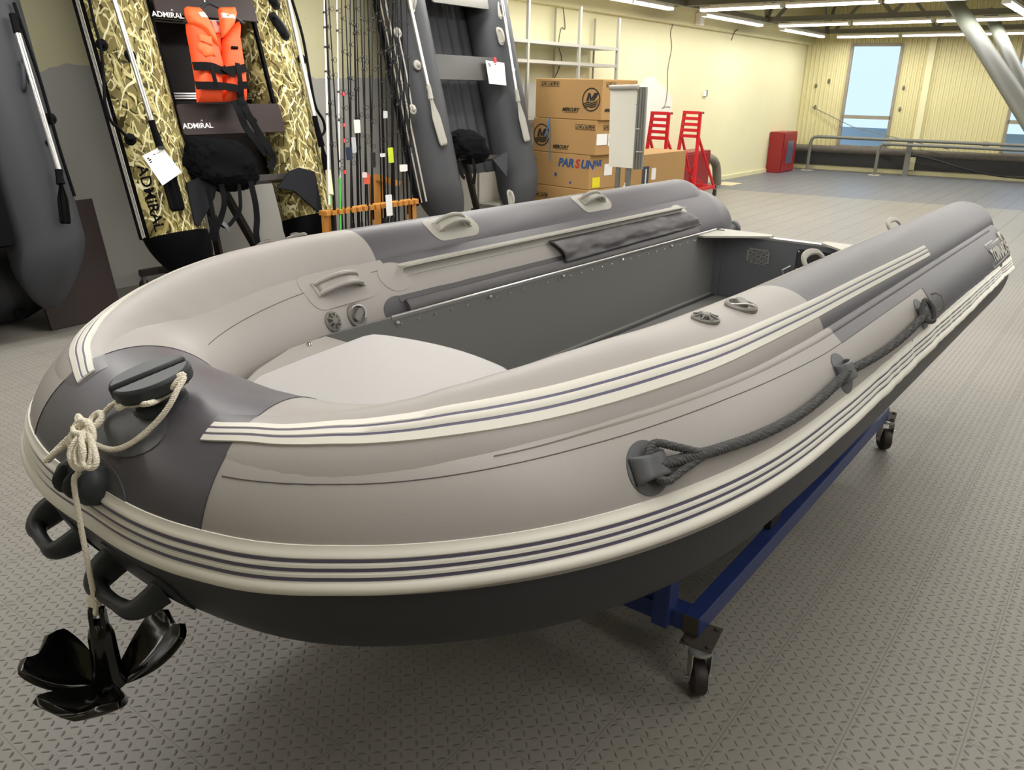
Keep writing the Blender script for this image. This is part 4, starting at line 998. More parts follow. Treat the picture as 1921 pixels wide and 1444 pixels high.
# a lower box farther right
c0 = aty(1166, 350, 5.0); c1 = aty(1232, 345, 5.0)
zz = aty(1220, 289, 5.0).z
t = thing('cardboard_box', 'lower cardboard box with dark picture label behind the folded panel', 'box', (9.9, 5.15, 0))
B().box(9.05, 10.55, 5.0, 5.5, 0, zz).build('carton', cb, t, smooth=False, bevel=.006)
FB = frame((9.05, 4.997, 0), (1, 0, 0), (0, 0, 1)); X = lambda px: aty(px, 320, 5.0).x-9.05
b = B(); b.box(X(1205), X(1217), zz*.45, zz*.82, 0, .002, T=FB); b.build('picture_label', mat('navy label', '2d3846', .6), t, smooth=False)
b = B(); b.tube([FB @ Vector((X(1211), zz*.5, .003)), FB @ Vector((X(1211), zz*.78, .003))], .012, 6); b.box(X(1222), X(1230), zz*.6, zz*.78, 0, .002, T=FB); b.box(X(1217), X(1221), zz*.42, zz*.52, 0, .002, T=FB); b.box(X(1163), X(1174), zz*.30, zz*.62, 0, .002, T=FB); b.build('white_label', M['white'], t, smooth=False)

# folded display panel on a foot
t = thing('display_panel', 'folded whitish display panel with steel edge rails in front of the boxes', 'panel', (8.1, 4.75, 0))
PX = 7.75
def pp(px, py, dx=0): p = atx(px, py, PX+dx); return p
A_, B_, C_, D_ = pp(1145, 163), pp(1199, 162), pp(1190, 316), pp(1142, 312)
def slab(b, q, th, mi=0):
    n = (q[1]-q[0]).cross(q[3]-q[0]).normalized(); n = n if n.x > 0 else -n
    b.add([p for p in q]+[p+n*th for p in q], [(0, 1, 2, 3), (7, 6, 5, 4), (0, 1, 5, 4), (1, 2, 6, 5), (2, 3, 7, 6), (3, 0, 4, 7)], mi)
b = B(); slab(b, [A_, B_, C_, D_], .06); b.build('panel_sheet', mat('dull white sheet', 'dedbcd', .6, var=.06, vscale=6), t, smooth=False)
b = B(); b.tube([pp(1144, 164, -.02), pp(1198, 163, -.02)], .024, 12); b.build('rolled_edge', mat('scuffed roll', 'aaa79c', .6, var=.2, vscale=12), t)
for k in range(4):
    a = pp(1199+k*3, 163); c = pp(1189+k*3.2, 318); B().beam(a+Vector((.02*k, 0, 0)), c+Vector((.02*k, 0, 0)), .014, .03, up=(1, 0, 0)).build('edge_rail', M['alu'] if k % 2 else M['greybeam'], t, smooth=False)
for py in (196, 242, 285): B().tube([pp(1193, py, -.02), pp(1205, py, .05)], .006, 6).build('rail_clip', M['steel'], t)
for px in (1160, 1180): p = pp(px, 312, .03); B().box(p.x-.02, p.x+.02, p.y-.02, p.y+.02, 0, p.z+.1).build('foot', M['greybeam'], t, smooth=False)
B().box(PX-.2, PX+.3, pp(1180, 312).y-.1, pp(1160, 312).y+.1, 0, .02).build('base_plate', M['greybeam'], t, smooth=False)

# ------------------------------------------------------------------ metal shelving
t = thing('metal_shelving', 'empty light grey metal shelving against the yellow wall', 'shelving', (9.3, 6.1, 0))
shm = mat('pale galvanised steel', 'b9b8ae', .4, metal=.3)
YF, YB = 5.86, 6.24; x0, x1, x2 = aty(992, 80, YF).x, aty(1088, 90, YF).x, aty(1160, 95, YF).x
xm = x0-.42
zs = [aty(1100, 84, YF).z, aty(1100, 118, YF).z, .25, 1.2]
for x in (xm, x0, x1, x2):
    zt = 2.42 if x > x1+.1 else 2.48
    for y in (YF, YB): b = B(); b.box(x-.018, x+.018, y-.003, y, 0, zt); b.box(x-.018, x-.015, y-.0 if y == YF else y-.03, y+.03 if y == YF else y, 0, zt); b.build('shelf_upright', shm, t, smooth=False)
for z in zs:
    for (a, c) in ((xm, x0), (x0, x1), (x1, x2)): B().box(a, c, YF+.001, YB-.001, z-.035, z).build('shelf', shm, t, smooth=False)

# ------------------------------------------------------------------ leaning show boats
M['dtube'] = mat('graphite boat fabric', '3d3e42', .5, spec=.2, bump=.05, bscale=5); M['dtube2'] = mat('slate boat fabric', '46474a', .5, spec=.2, bump=.05, bscale=5)
M['blk'] = mat('black boat fabric', '0c0c0e', .6, spec=.06); M['wline'] = mat('white line', 'd6d2c6', .6)
def camo():
    m = mat('reed camouflage', '8f8452', .7, spec=.12); t = NT(m); P, x, y, z = t.pos()
    col = None
    base = t.mix(t.noise(P, 6, 5), srgb('5b5233'), srgb('9c905c'))
    cur = base
    lay = ((3.0, .90, 'a0925a', .0, 9), (3.6, .92, '4a4228', 21.0, 12), (3.3, .93, 'c0b47a', 3.3, 10), (4.2, .93, 'b3a668', 11.7, 14), (3.8, .95, 'dcd29a', 7.1, 9), (4.6, .95, '3f3822', 27.0, 12), (4.4, .955, 'd4ca94', 15.2, 13), (3.5, .965, 'efe8c0', 5.5, 8), (5.2, .96, 'e2d9a8', 9.9, 11))
    for k, (sc_, th, c, dz, dist) in enumerate(lay):
        mp = t.n.new('ShaderNodeMapping'); mp.inputs['Location'].default_value = (dz, dz*1.7, dz*.6); mp.inputs['Rotation'].default_value = (0, (-.5, .9, .3, -1.2, .7, -.2, 1.4, -.8, .1)[k], 0); mp.inputs['Scale'].default_value = (1.5, 1.5, .8)
        t.l.new(P, mp.inputs['Vector'])
        wv = t.n.new('ShaderNodeTexWave'); wv.inputs['Scale'].default_value = sc_*.9; wv.inputs['Distortion'].default_value = dist*.8; wv.inputs['Detail'].default_value = 1.5; wv.inputs['Detail Scale'].default_value = 1.3; wv.bands_direction = 'X'
        t.l.new(mp.outputs[0], wv.inputs['Vector']); line = t.math('GREATER_THAN', wv.outputs['Fac'], th)
        br = t.math('GREATER_THAN', t.noise(mp.outputs[0], 4.5+k*.7, 2), .49)
        cur = t.mix(t.math('MULTIPLY', line, br), cur, srgb(c))
    t.l.new(cur, t.b.inputs['Base Color']); return m
M['camo'] = camo()
def plane_frame(adeg, y0, z0=.3):
    a = R_(adeg); return Matrix(((1, 0, 0, 0), (0, math.sin(a), -math.cos(a), y0), (0, math.cos(a), math.sin(a), z0), (0, 0, 0, 1)))
def lp(F, px, py, h=0):
    n = F.to_3x3() @ Vector((0, 0, 1)); o = F @ Vector((0, 0, h)); r = ray(px, py); t = (o-CAMP).dot(n)/r.dot(n)
    return F.inverted() @ (CAMP + r*t)
def lean_tubes(F, root, xl, xr, r, b0, btop, tip, matf, mats, cone_in=.10):
    for sg, cx_ in ((-1, xl), (1, xr)):
        prof = []
        for q in frange(0, 1, 10): prof.append((b0-tip+tip*q, r*(.18+.82*math.sin(q*PI/2)**.8), -sg*cone_in*(1-q)))
        for q in frange(0, 1, 46)[1:]: prof.append((b0+(btop-b0)*q, r, 0))
        xm_ = (xl+xr)/2
        for q in frange(0, 1, 10)[1:]: prof.append((btop+.22*math.sin(q*PI/2), r*(1-.2*q), (xm_-cx_)*(1-math.cos(q*PI/2))))
        n = 36; vs = []; fs = []; mi = []
        for i, (bb, rr, dx) in enumerate(prof):
            e = max(0, (bb-btop)/.22) if bb > btop else 0
            for j in range(n):
                ph = 2*PI*j/n; vs.append((cx_+dx+rr*math.sin(ph)*(1-.6*e), bb+(rr*abs(math.sin(ph))*.0), rr*math.cos(ph)))
        for i in range(len(prof)-1):
            for j in range(n):
                a = (360*(j+.5)/n+180) % 360-180; fs.append((i*n+j, i*n+(j+1) % n, (i+1)*n+(j+1) % n, (i+1)*n+j)); mi.append(matf((prof[i][0]+prof[i+1][0])/2, a*sg))
        fs.append(tuple(range(n))[::-1]); mi.append(mi[0]); fs.append(tuple((len(prof)-1)*n+j for j in range(n))); mi.append(mi[-1])
        B(T=F).add(vs, fs, mi).build('side_tube', mats, root, angle=60)
def tp(cx_, r, ph, bb, h=0): a = R_(ph); return Vector((cx_+(r+h)*math.sin(a), bb, (r+h)*math.cos(a)))
def lean_strip(F, root, cx_, r, phis, b0, b1, m, name='side_line', h=.004, curve=0):
    b = B(T=F); vs = []; n = 60
    for i in range(n+1):
        bb = b0+(b1-b0)*i/n
        for (p, hh) in ((phis[0], 0), (phis[0], h), (phis[1], h), (phis[1], 0)): vs.append(tp(cx_+curve*max(0, (b0+.25-bb)), r, p, bb, hh))
    b.add(vs, [(i*4+j, i*4+j+1, (i+1)*4+j+1, (i+1)*4+j) for i in range(n) for j in range(3)]); return b.build(name, m, root)
def clip(F, root, c, m, s=1.0, name='rope_clip'):
    b = B(T=F @ Matrix.Translation(c)); b.lathe([(.040*s, -.004), (.038*s, .006), (.022*s, .012), (.020*s, .024), (.010*s, .034), (.001, .036)], 20); return b.build(name, m, root)
def bound(F, root, c, ang, m, mp, L=.10):
    T = F @ Matrix.Translation(c) @ Matrix.Rotation(R_(ang), 4, 'Z')
    b = B(T=T); b.prism(rrect(L, .038, .036), -.004, .006); p = b.build('handle_patch', mp, root)
    b = B(T=T); b.tube(catmull([(-L*.7, 0, 0), (-L*.6, 0, .03), (0, 0, .042), (L*.6, 0, .03), (L*.7, 0, 0)], 5), .013, 10, flat=1.2); b.build('grab_handle', m, root)
def oar(name, label, F, p0, p1, p2, p3, mpole, mblade, bw, group, grip=None):
    """pole from p0 to p1, sleeve to p2, blade to p3"""
    t = thing(name, label, 'oar', tuple(F @ p2), group)
    B(T=F).tube([p0, p1], .0165, 12).build('oar_shaft', mpole, t)
    d = (p3-p1).normalized(); sd = Vector((d.y, -d.x, 0)).normalized()
    B(T=F).tube([p1-d*.0, p1+d*.05, p2], [.022, .021, .026], 12).build('oar_sleeve', mblade, t)
    b = B(T=F); L = (p3-p2).length
    def f(u, v): w = bw*(.30+.70*sm(min(1, u*2.2)))*(1 if u < .93 else 1-((u-.93)/.07)**2*.25); return p2+d*L*u+sd*(v-.5)*2*w+Vector((0, 0, .012*math.cos((v-.5)*PI)**2+.006*math.cos((v-.5)*PI*5)))
    b.grid(f, 20, 10); b.build('oar_blade', mblade, t, solid=.008)
    return t
# --- reed camouflage boat
FC = plane_frame(16, 5.3); xl, xr, rc = 3.20, 4.39, .218
cb_ = thing('inflatable_boat', 'reed camouflage inflatable boat standing on end against the wall', 'boat', (3.8, 5.4, .3), 'boats standing on end')
lean_tubes(FC, cb_, xl, xr, rc, .24, 2.38, .38, lambda bb, a: 1 if (bb < .24 or a > 78 or a < -150) else 0, [M['camo'], M['blk']], .08)
for cx_, sg in ((xl, -1), (xr, 1)):
    for k in range(3): lean_strip(FC, cb_, cx_, rc, (sg*(92+k*7), sg*(94.5+k*7)), .25, 2.36, M['wline'], curve=0)
    lean_strip(FC, cb_, cx_, rc, (sg*112, sg*135), .25, 2.36, M['blk'], 'rubbing_strip', h=.022)
wf = mat('dark brown plywood', '1d1817', .5, spec=.08, bump=.1, bscale=60); M['brownply'] = mat('brown black plywood', '3a3130', .5, spec=.15, var=.12, vscale=4)
b = B(T=FC); b.box(xl+.16, xr-.16, .55, 2.35, -.13, -.11); b.build('floor_board', wf, cb_, smooth=False)
for (px, py, w_) in ((310, 42, .9), (345, 186, .9)):
    p = lp(FC, px, py, -.1)
    for k in range(3): B(T=FC).box(xl+.18, xr-.18, p.y+k*.018, p.y+.010+k*.018, -.108, -.098).build('joint_strip', M['alu'], cb_, smooth=False)
for sx in (1, -1):
    x = xl+rc*.72 if sx == 1 else xr-rc*.72
    B(T=FC).box(x-.028, x+.028, .92, 2.3, .10, .145).build('side_rail', M['blk'], cb_, smooth=False)
def board(px0, py0, px1, py1, h, m, parent, F, txt=None, tp_=None, th=.018):
    a = lp(F, px0, py0, h); c = lp(F, px1, py1, h); x0_, x1_ = min(a.x, c.x), max(a.x, c.x); y0_, y1_ = min(a.y, c.y), max(a.y, c.y)
    b = B(T=F @ Matrix.Translation(((x0_+x1_)/2, (y0_+y1_)/2, h-th))); b.prism(rrect((x1_-x0_)/2, (y1_-y0_)/2, .02), 0, th); o = b.build('seat_board', m, parent, bevel=.002)
    if txt:
        b = B(); p = lp(F, *tp_, h+.001); b.text(txt, .050, F @ Matrix.Translation((p.x, p.y, h+.0005)), bold=.0008, xs=1.12); q = .0285
        b.tube([F @ Vector((p.x+.150, p.y+.047, h+.001)), F @ Vector((p.x+.158, p.y+.056, h+.001)), F @ Vector((p.x+.166, p.y+.047, h+.001))], .0022, 5)
        b.build('white_lettering', M['white'], o, smooth=False)
    return o
board(277, -40, 484, 41, .20, M['brownply'], cb_, FC, 'ADMIRAL', (286, 30)); board(331, 195, 536, 247, .20, M['brownply'], cb_, FC, 'ADMIRAL', (344, 241))
b = B()
tx = B(); tx.text('ADMIRAL', .105, Matrix.Identity(4), ext=0, bold=.0015, xs=1.0)
q0 = lp(FC, 258, 312, .2); vs = []
for (x, y, z) in tx.v:
    ph = -64+math.degrees(y/rc); vs.append(FC @ tp(xl, rc, ph, q0.y+.02-x, .0025))
b.add(vs, tx.f); b.build('black_lettering', M['blk'], cb_, smooth=False)
for (px, py) in ((190, 85), (243, 262), (243, 105), (565, 112)): p = lp(FC, px, py, .2); clip(FC, cb_, Vector((p.x, p.y, .21)), M['blk'], 1.0)
for (px, py, an) in ((523, 50, -62), (505, -8, -62)): p = lp(FC, px, py, .215); bound(FC, cb_, Vector((p.x, p.y, .222)), an, M['rubber'], M['blk'], .11)
b = B(T=FC); pts = [lp(FC, px, py, .235) for (px, py) in ((163, -20), (176, 40), (188, 85), (194, 140), (197, 190), (207, 225), (225, 243), (243, 262))]; b.tube(catmull(pts, 6), .010, 8); b.build('lifeline', M['blk'], cb_)
oar('oar', 'silver oar with black blade on the left tube of the camouflage boat', FC, lp(FC, 208, -20, .27), lp(FC, 284, 226, .27), lp(FC, 300, 275, .26), lp(FC, 332, 396, .25), M['alu'], M['blk'], .055, 'silver oars with black blades')
oar('oar', 'silver oar with black blade on the right tube of the camouflage boat', FC, lp(FC, 536, -20, .25), lp(FC, 590, 218, .25), lp(FC, 604, 275, .24), lp(FC, 612, 330, .23), M['alu'], M['blk'], .03, 'silver oars with black blades')
b = B(T=FC); pts = [lp(FC, px, py, .24) for (px, py) in ((548, 0), (568, 70), (582, 150), (592, 200), (606, 225), (609, 245), (600, 258))]; b.tube(catmull(pts, 6), .011, 8)
tag(b.build('hanging_strap', M['blk']), 'black strap looping beside the right oar of the camouflage boat', 'strap')
def sheet(F, corners, h, label, clipm=None):
    t = thing('price_sheet', label, 'paper', tuple(F @ lp(F, *corners[0], h)))
    q = [lp(F, px, py, h) for (px, py) in corners]; b = B(T=F); b.add(q+[p-Vector((0, 0, .002)) for p in q], [(0, 1, 2, 3), (7, 6, 5, 4), (0, 1, 5, 4), (1, 2, 6, 5), (2, 3, 7, 6), (3, 0, 4, 7)]); b.build('paper', M['white'], t, smooth=False)
    X_ = (q[1]-q[0]); Y_ = (q[3]-q[0]); b = B(T=F)
    def r_(u0, u1, v0, v1): b.add([q[0]+X_*u+Y_*v+Vector((0, 0, .001)) for (u, v) in ((u0, v0), (u1, v0), (u1, v1), (u0, v1))], [(0, 1, 2, 3)])
    r_(.10, .2, .12, .16); r_(.12, .24, .18, .22); r_(.10, .22, .25, .28); r_(.45, .52, .10, .13); r_(.55, .8, .12, .13); return t, b, r_
t, b, r_ = sheet(FC, ((267, 292), (303, 274), (341, 323), (305, 348)), .30, 'white price sheet clipped on the left oar of the camouflage boat')
b.build('sheet_print', M['ink'], t, smooth=False); b = B(T=FC); p = lp(FC, 303, 277, .31); b.box(p.x-.02, p.x+.02, p.y-.01, p.y+.01, p.z-.01, p.z+.006); b.build('paper_clip', M['black'], t, smooth=False)
# --- stand under it, black bag and cavitation boards
M['cloth'] = mat('black cloth', '0d0d0f', 1, spec=.1, bump=.5, bscale=6)
M['stand'] = mat('brown black steel', '2b2522', .45)
t = thing('boat_stand', 'brown black steel stand on casters under the camouflage boat', 'stand', (3.9, 5.85, 0))
A0, A1 = Vector((3.80, 5.88, .87)), Vector((3.92, 5.92, .87))
B().beam(A0, aty(413, 487, 5.95), .05, .045).build('stand_leg', M['stand'], t, smooth=False); B().beam(A1, aty(486, 474, 6.02), .06, .045).build('stand_leg', M['stand'], t, smooth=False)
c_ = Vector((3.30, 6.10, .13)); d_ = Vector((4.35, 6.10, .13)); B().beam(c_, d_, .05, .05).build('base_bar', M['stand'], t, smooth=False)
B().beam(Vector((3.45, 6.1, .13)), Vector((4.0, 5.6, .13)), .05, .04).build('base_brace', M['stand'], t, smooth=False)
B().box(3.75, 3.97, 5.55, 6.12, .14, .18).build('base_bar', M['stand'], t, smooth=False)
for (x, y) in ((3.32, 6.1), (4.32, 6.1), (3.86, 5.6)):
    b = B(T=Matrix.Translation((x, y, .04)) @ Matrix.Rotation(R_(90), 4, 'X')); b.lathe([(.01, -.012), (.037, -.011), (.040, -.006), (.040, .006), (.037, .011), (.01, .012)], 16); b.build('caster_wheel', M['tyre'], t); B().box(x-.012, x+.012, y-.02, y+.02, .04, .11).build('caster_fork', M['gbeam_d'], t, smooth=False)
b = B(T=FC); a = lp(FC, 352, 347, .10); c = lp(FC, 575, 330, .10); b.beam(Vector((a.x, a.y, .10)), Vector((c.x, c.y, .10)), .16, .045, up=(0, 1, 0)); b.build('cross_bar', M['stand'], t, smooth=False)
for (nm, lab, pts) in (('l', 'black boards flaring left under the black bag', ((350, 342), (372, 333), (408, 345), (402, 372), (374, 424), (366, 420))), ('r', 'black triangular board flaring right beside the rod rack', ((520, 352), (545, 320), (560, 314), (590, 322), (605, 396), (598, 398), (552, 358)))):
    b = B(T=FC); q = [lp(FC, px, py, .24) for (px, py) in pts]; b.prism([(p.x, p.y) for p in q], .225, .243); tag(b.build('transom_board', mat('matt black board '+nm, '222327', .7, spec=.1), smooth=False), lab, 'board')
def blob(F, cx_, cy_, cz, rx, ry, rz, seed, T=None, n=72):
    b = B(T=F)
    def f(u, v):
        a = 2*PI*u; e = PI*v; d = Vector((math.cos(a)*math.sin(e), math.cos(e), math.sin(a)*math.sin(e)))
        k = 1+.20*noise.noise(d*1.7+Vector((seed, 0, 0)))+.16*abs(noise.noise(d*3.6+Vector((0, seed, 0))))-.10*abs(noise.noise(d*7+Vector((seed, 2, 0))))+.05*noise.noise(d*15)
        x = d.x*(abs(d.x)**-.3 if abs(d.x) > 1e-3 else 1); y = d.y*(abs(d.y)**-.25 if abs(d.y) > 1e-3 else 1); return Vector((cx_+rx*x*k, cy_+ry*y*k-.04*(1+x), cz+rz*d.z*k))
    b.grid(f, n, n//2); return b
bt = thing('black_bag', 'large crumpled black bag on the stand below the camouflage boat', 'bag', tuple(FC @ lp(FC, 420, 340, .3)))
a = lp(FC, 355, 262, .33); c = lp(FC, 492, 338, .33)
blob(FC, (a.x+c.x)/2+.02, (a.y+c.y)/2+.04, .22, (c.x-a.x)/2*1.12, (a.y-c.y)/2*1.12, .12, 3.0).build('bag_body', M['cloth'], bt)
def strap(name, F, pts, h, w, label=None, parent=None, m=None):
    b = B(T=F); q = catmull([Vector((p.x, p.y, h+ (i % 2)*.006)) for i, p in enumerate(lp(F, px, py, h) for (px, py) in pts)], 6); b2 = []
    vs = []
    for i, p in enumerate(q):
        d = (q[min(i+1, len(q)-1)]-q[max(i-1, 0)]).normalized(); sd = Vector((d.y, -d.x, 0)).normalized()*w/2; vs += [p-sd, p+sd]
    b.add(vs, [(2*i, 2*i+1, 2*i+3, 2*i+2) for i in range(len(q)-1)]); return b.build(name, m or M['blk'], parent, solid=.003, smooth=False)
for pts, w in ((((415, 345), (420, 380), (414, 410), (405, 430), (402, 452)), .03), (((448, 345), (450, 390), (440, 410), (425, 425), (412, 420), (400, 412), (395, 380), (388, 350)), .02), (((398, 405), (402, 420), (400, 450)), .05), (((470, 340), (478, 380), (482, 410), (480, 440), (486, 465)), .035)):
    strap('bag_strap', FC, pts, .30, w*1.4, parent=bt)
strap('grey_buckle', FC, ((418, 418), (425, 426), (431, 436)), .31, .03, parent=bt, m=M['rubber2'])

# --- life vest on its hanger
FV = FC @ Matrix.Translation((0, 0, 0)); VH = .30
vest = thing('life_vest', 'orange life vest with black straps hanging in front of the camouflage boat', 'life vest', tuple(FC @ lp(FC, 410, 100, VH)))
M['orange'] = mat('neon orange cloth', 'ff5520', .65, bump=.25, bscale=12); M['orange2'] = mat('lighter orange cloth', 'ff6a30', .65, bump=.2, bscale=12)
M['reflect'] = mat('grey reflective tape', 'c3bdb6', .4)
def V(px, py, h=VH): return lp(FC, px, py, h)
def puff(outline, h, th, m, parent, name, seed=0, n=14):
    """padded cloth panel: outline in pixels, domed toward the room"""
    q = [V(px, py, h) for (px, py) in outline]; c = sum(q, Vector())/len(q); k = len(q)
    P = []
    for i in range(k):
        for s_ in range(4): P.append(q[i].lerp(q[(i+1) % k], s_/4))
    K = len(P); vs = [c+Vector((0, 0, th))]; fs = []
    R0 = 5
    for r in range(1, R0+1):
        e = r/R0
        for p in P:
            z = th*math.sqrt(max(0, 1-e**3))+.006*noise.noise(Vector((p.x*14*e, p.y*14*e, seed))); vs.append(c+(p-c)*e+Vector((0, 0, z)))
    vs += [p+Vector((0, 0, -.02)) for p in P]; vs.append(c+Vector((0, 0, -.02)))
    fs += [(0, 1+j, 1+(j+1) % K) for j in range(K)]
    for r in range(R0): fs += [(1+r*K+j, 1+(r+1)*K+j, 1+(r+1)*K+(j+1) % K, 1+r*K+(j+1) % K) for j in range(K)]
    L = len(vs)-1; fs += [(L, 1+R0*K+(j+1) % K, 1+R0*K+j) for j in range(K)]
    return B(T=FC).add(vs, fs).build(name, m, parent, angle=70)
puff([(393, 40), (412, 42), (417, 100), (412, 95), (398, 70)], VH-.03, .01, M['orange'], vest, 'vest_back')
puff([(350, 35), (352, 60), (358, 90), (368, 150), (372, 191), (418, 190), (420, 120), (411, 88), (392, 60), (375, 40)], VH, .05, M['orange'], vest, 'vest_panel', 1)
puff([(420, 190), (463, 188), (460, 150), (452, 95), (447, 60), (448, 38), (430, 55), (419, 72), (419, 100)], VH, .05, M['orange'], vest, 'vest_panel', 2)
puff([(348, 14), (352, 12), (375, 14), (388, 30), (404, 60), (412, 90), (405, 84), (382, 58), (356, 42), (349, 28)], VH+.035, .03, M['orange2'], vest, 'vest_collar', 3)
puff([(411, 14), (441, 13), (445, 25), (440, 45), (424, 66), (418, 70), (416, 50), (413, 30)], VH+.035, .03, M['orange2'], vest, 'vest_collar', 4)
puff([(371, 23), (383, 22), (390, 32), (380, 35)], VH+.062, .004, M['reflect'], vest, 'reflective_patch'); puff([(416, 23), (442, 26), (441, 36), (418, 34)], VH+.062, .004, M['reflect'], vest, 'reflective_patch')
puff([(373, 64), (397, 70), (401, 102), (405, 106), (385, 107), (371, 90)], VH+.05, .010, M['orange2'], vest, 'vest_pocket')
puff([(373, 63), (397, 69), (399, 86), (375, 77)], VH+.062, .006, M['orange2'], vest, 'pocket_flap')
puff([(396, 38), (405, 38), (408, 47), (413, 48), (415, 61), (405, 61), (401, 52)], VH-.010, .004, mat('pink label', 'e8a091', .7), vest, 'inner_label')
lb = puff([(435, 86), (447, 87), (447, 92), (435, 91)], VH+.058, .004, M['blk'], vest, 'brand_label'); 
def bandv(pts, w, h, nm='vest_strap'): return strap(nm, FC, pts, h, w*1.45, parent=vest)
bandv(((362, 124), (395, 125), (418, 132), (440, 131), (462, 127)), .038, VH+.06); bandv(((367, 160), (400, 161), (430, 163), (447, 168), (452, 178)), .036, VH+.06); bandv(((447, 160), (463, 160)), .036, VH+.058)
bandv(((396, 118), (401, 145), (408, 168)), .022, VH+.065); bandv(((445, 118), (449, 145), (453, 170)), .026, VH+.066); bandv(((418, 126), (430, 136), (440, 140)), .03, VH+.068, 'vest_buckle')
for pts in (((450, 165), (452, 190), (458, 210), (472, 225), (480, 232)), ((455, 190), (465, 215), (486, 250), (505, 282), (512, 300), (505, 318)), ((440, 188), (450, 215), (462, 240), (478, 262), (500, 290))): bandv(pts, .04, VH+.04)
hg = thing('coat_hanger', 'black plastic hanger carrying the orange vest', 'hanger', tuple(FC @ V(395, 8)))
B(T=FC).tube(catmull([V(346, 42, VH), V(380, 12, VH+.02), V(390, 6, VH+.03), V(398, 8, VH+.03), V(425, 22, VH+.02), V(456, 44, VH)], 6), .012, 8).build('hanger_arm', M['rubber'], hg)
B(T=FC).tube(catmull([V(385, 6, VH+.02), V(383, -4, VH+.02), V(388, -12, VH+.02), V(394, -8, VH+.02)], 5), .0035, 6).build('hanger_hook', M['alu'], hg)

# --- slate grey boat
FG = plane_frame(15, 5.35); gl, gr, rg = 6.04, 7.33, .23
gb = thing('inflatable_boat', 'slate grey inflatable boat standing on end, pale oars and cream lines', 'boat', (6.7, 5.5, .3), 'boats standing on end')
lean_tubes(FG, gb, gl, gr, rg, .34, 2.42, .46, lambda bb, a: 0, [M['dtube2']], .09)
for k in range(2): lean_strip(FG, gb, gl, rg, (-(80+k*16), -(84+k*16)), .22, 2.4, M['wline']); lean_strip(FG, gb, gr, rg, ((80+k*16), (84+k*16)), .22, 2.4, M['wline'])
lean_strip(FG, gb, gl, rg, (-112, -130), .2, 2.4, M['blk'], 'rubbing_strip', h=.025)
def fl(u, v): x = gl+.1+(gr-gl-.2)*u; return Vector((x, .45+v*1.95, -.15+.012*math.sin(u*44)))
B(T=FG).grid(fl, 90, 4).build('inflatable_floor', M['dtube'], gb)
board(813, 101, 936, 152, .20, mat('dull black board', '33322d', .35), gb, FG); board(800, -60, 918, 18, .20, mat('dull grey board', '5a5a52', .4), gb, FG)
for (px, py) in ((746, 61), (783, 122), (774, 205), (961, 132)): p = lp(FG, px, py, .2); c = clip(FG, gb, Vector((p.x, p.y, .20 if px != 746 else .20)), M['cgrey'], 1.15)
for (px, py, an) in ((772, 5, 70), (937, 68, -85), (938, 20, 80)): p = lp(FG, px, py, .21); bound(FG, gb, Vector((p.x, p.y, .215)), an, M['cgrey'], M['cgrey'], .09)
p = lp(FG, 957, 372, .15); bound(FG, gb, Vector((p.x, p.y, .15)), 88, M['cgrey'], M['cgrey'], .09)
B(T=FG).tube([lp(FG, 748, 68, .24), lp(FG, 761, 130, .235), lp(FG, 772, 195, .235)], .007, 6).build('lifeline', M['cgrey'], gb)
B(T=FG).tube([lp(FG, 916, 30, -.05), lp(FG, 932, 110, -.05), lp(FG, 942, 165, .0), lp(FG, 951, 225, .0)], .010, 6).build('seat_track', M['dtube'], gb)
oar('oar', 'pale grey oar on the left tube of the slate grey boat', FG, lp(FG, 763, -20, .27), lp(FG, 803, 160, .27), lp(FG, 808, 185, .26), lp(FG, 835, 272, .25), M['alu'], M['cgrey'], .055, 'pale oars on the slate grey boat')
oar('oar', 'pale grey oar on the right tube of the slate grey boat', FG, lp(FG, 938, -20, .27), lp(FG, 968, 168, .27), lp(FG, 972, 190, .26), lp(FG, 990, 265, .25), M['alu'], M['cgrey'], .055, 'pale oars on the slate grey boat')
t, b, r_ = sheet(FG, ((911, 113), (946, 118), (950, 160), (918, 157)), .24, 'white price sheet clipped to the board of the slate grey boat'); b.build('sheet_print', M['ink'], t, smooth=False)
p = lp(FG, 929, 113, .25); B(T=FG).box(p.x-.02, p.x+.02, p.y-.02, p.y+.03, .24, .252).build('red_clip', M['red2'], t, smooth=False)
t = thing('boat_stand', 'slim brown stand under the slate grey boat', 'stand', (6.7, 5.9, 0))
B().beam(aty(872, 300, 5.6), aty(895, 395, 5.7), .05, .05).build('stand_leg', M['stand'], t, smooth=False)
B(T=FG).beam(lp(FG, 852, 298, .1), lp(FG, 930, 296, .1), .12, .04, up=(0, 1, 0)).build('cross_bar', M['stand'], t, smooth=False)
p = aty(895, 395, 5.7); B().box(p.x-.3, p.x+.3, 5.66, 5.72, 0, .05).build('base_bar', M['stand'], t, smooth=False); B().box(p.x-.03, p.x+.03, 5.62, 5.76, .0, p.z+.02).build('stand_foot', M['stand'], t, smooth=False)
bt = thing('black_bag', 'smaller black bag lying between the tubes of the slate grey boat', 'bag', tuple(FG @ lp(FG, 875, 270, .2)))
a = lp(FG, 842, 238, .2); c = lp(FG, 925, 290, .2); blob(FG, (a.x+c.x)/2, (a.y+c.y)/2, .12, (c.x-a.x)/2*.95, (a.y-c.y)/2*1.0, .12, 8.0).build('bag_body', M['cloth'], bt)
for pts in (((862, 300), (864, 325), (872, 335)), ((886, 295), (890, 320), (888, 345))): strap('bag_strap', FG, pts, .2, .04, parent=bt)
b = B(T=FG); q = [lp(FG, px, py, .2) for (px, py) in ((925, 300), (948, 286), (952, 285), (950, 332), (945, 325))]; b.prism([(p.x, p.y) for p in q], .19, .205); tag(b.build('transom_board', M['dtube'], smooth=False), 'grey triangular board beside the smaller black bag', 'board')

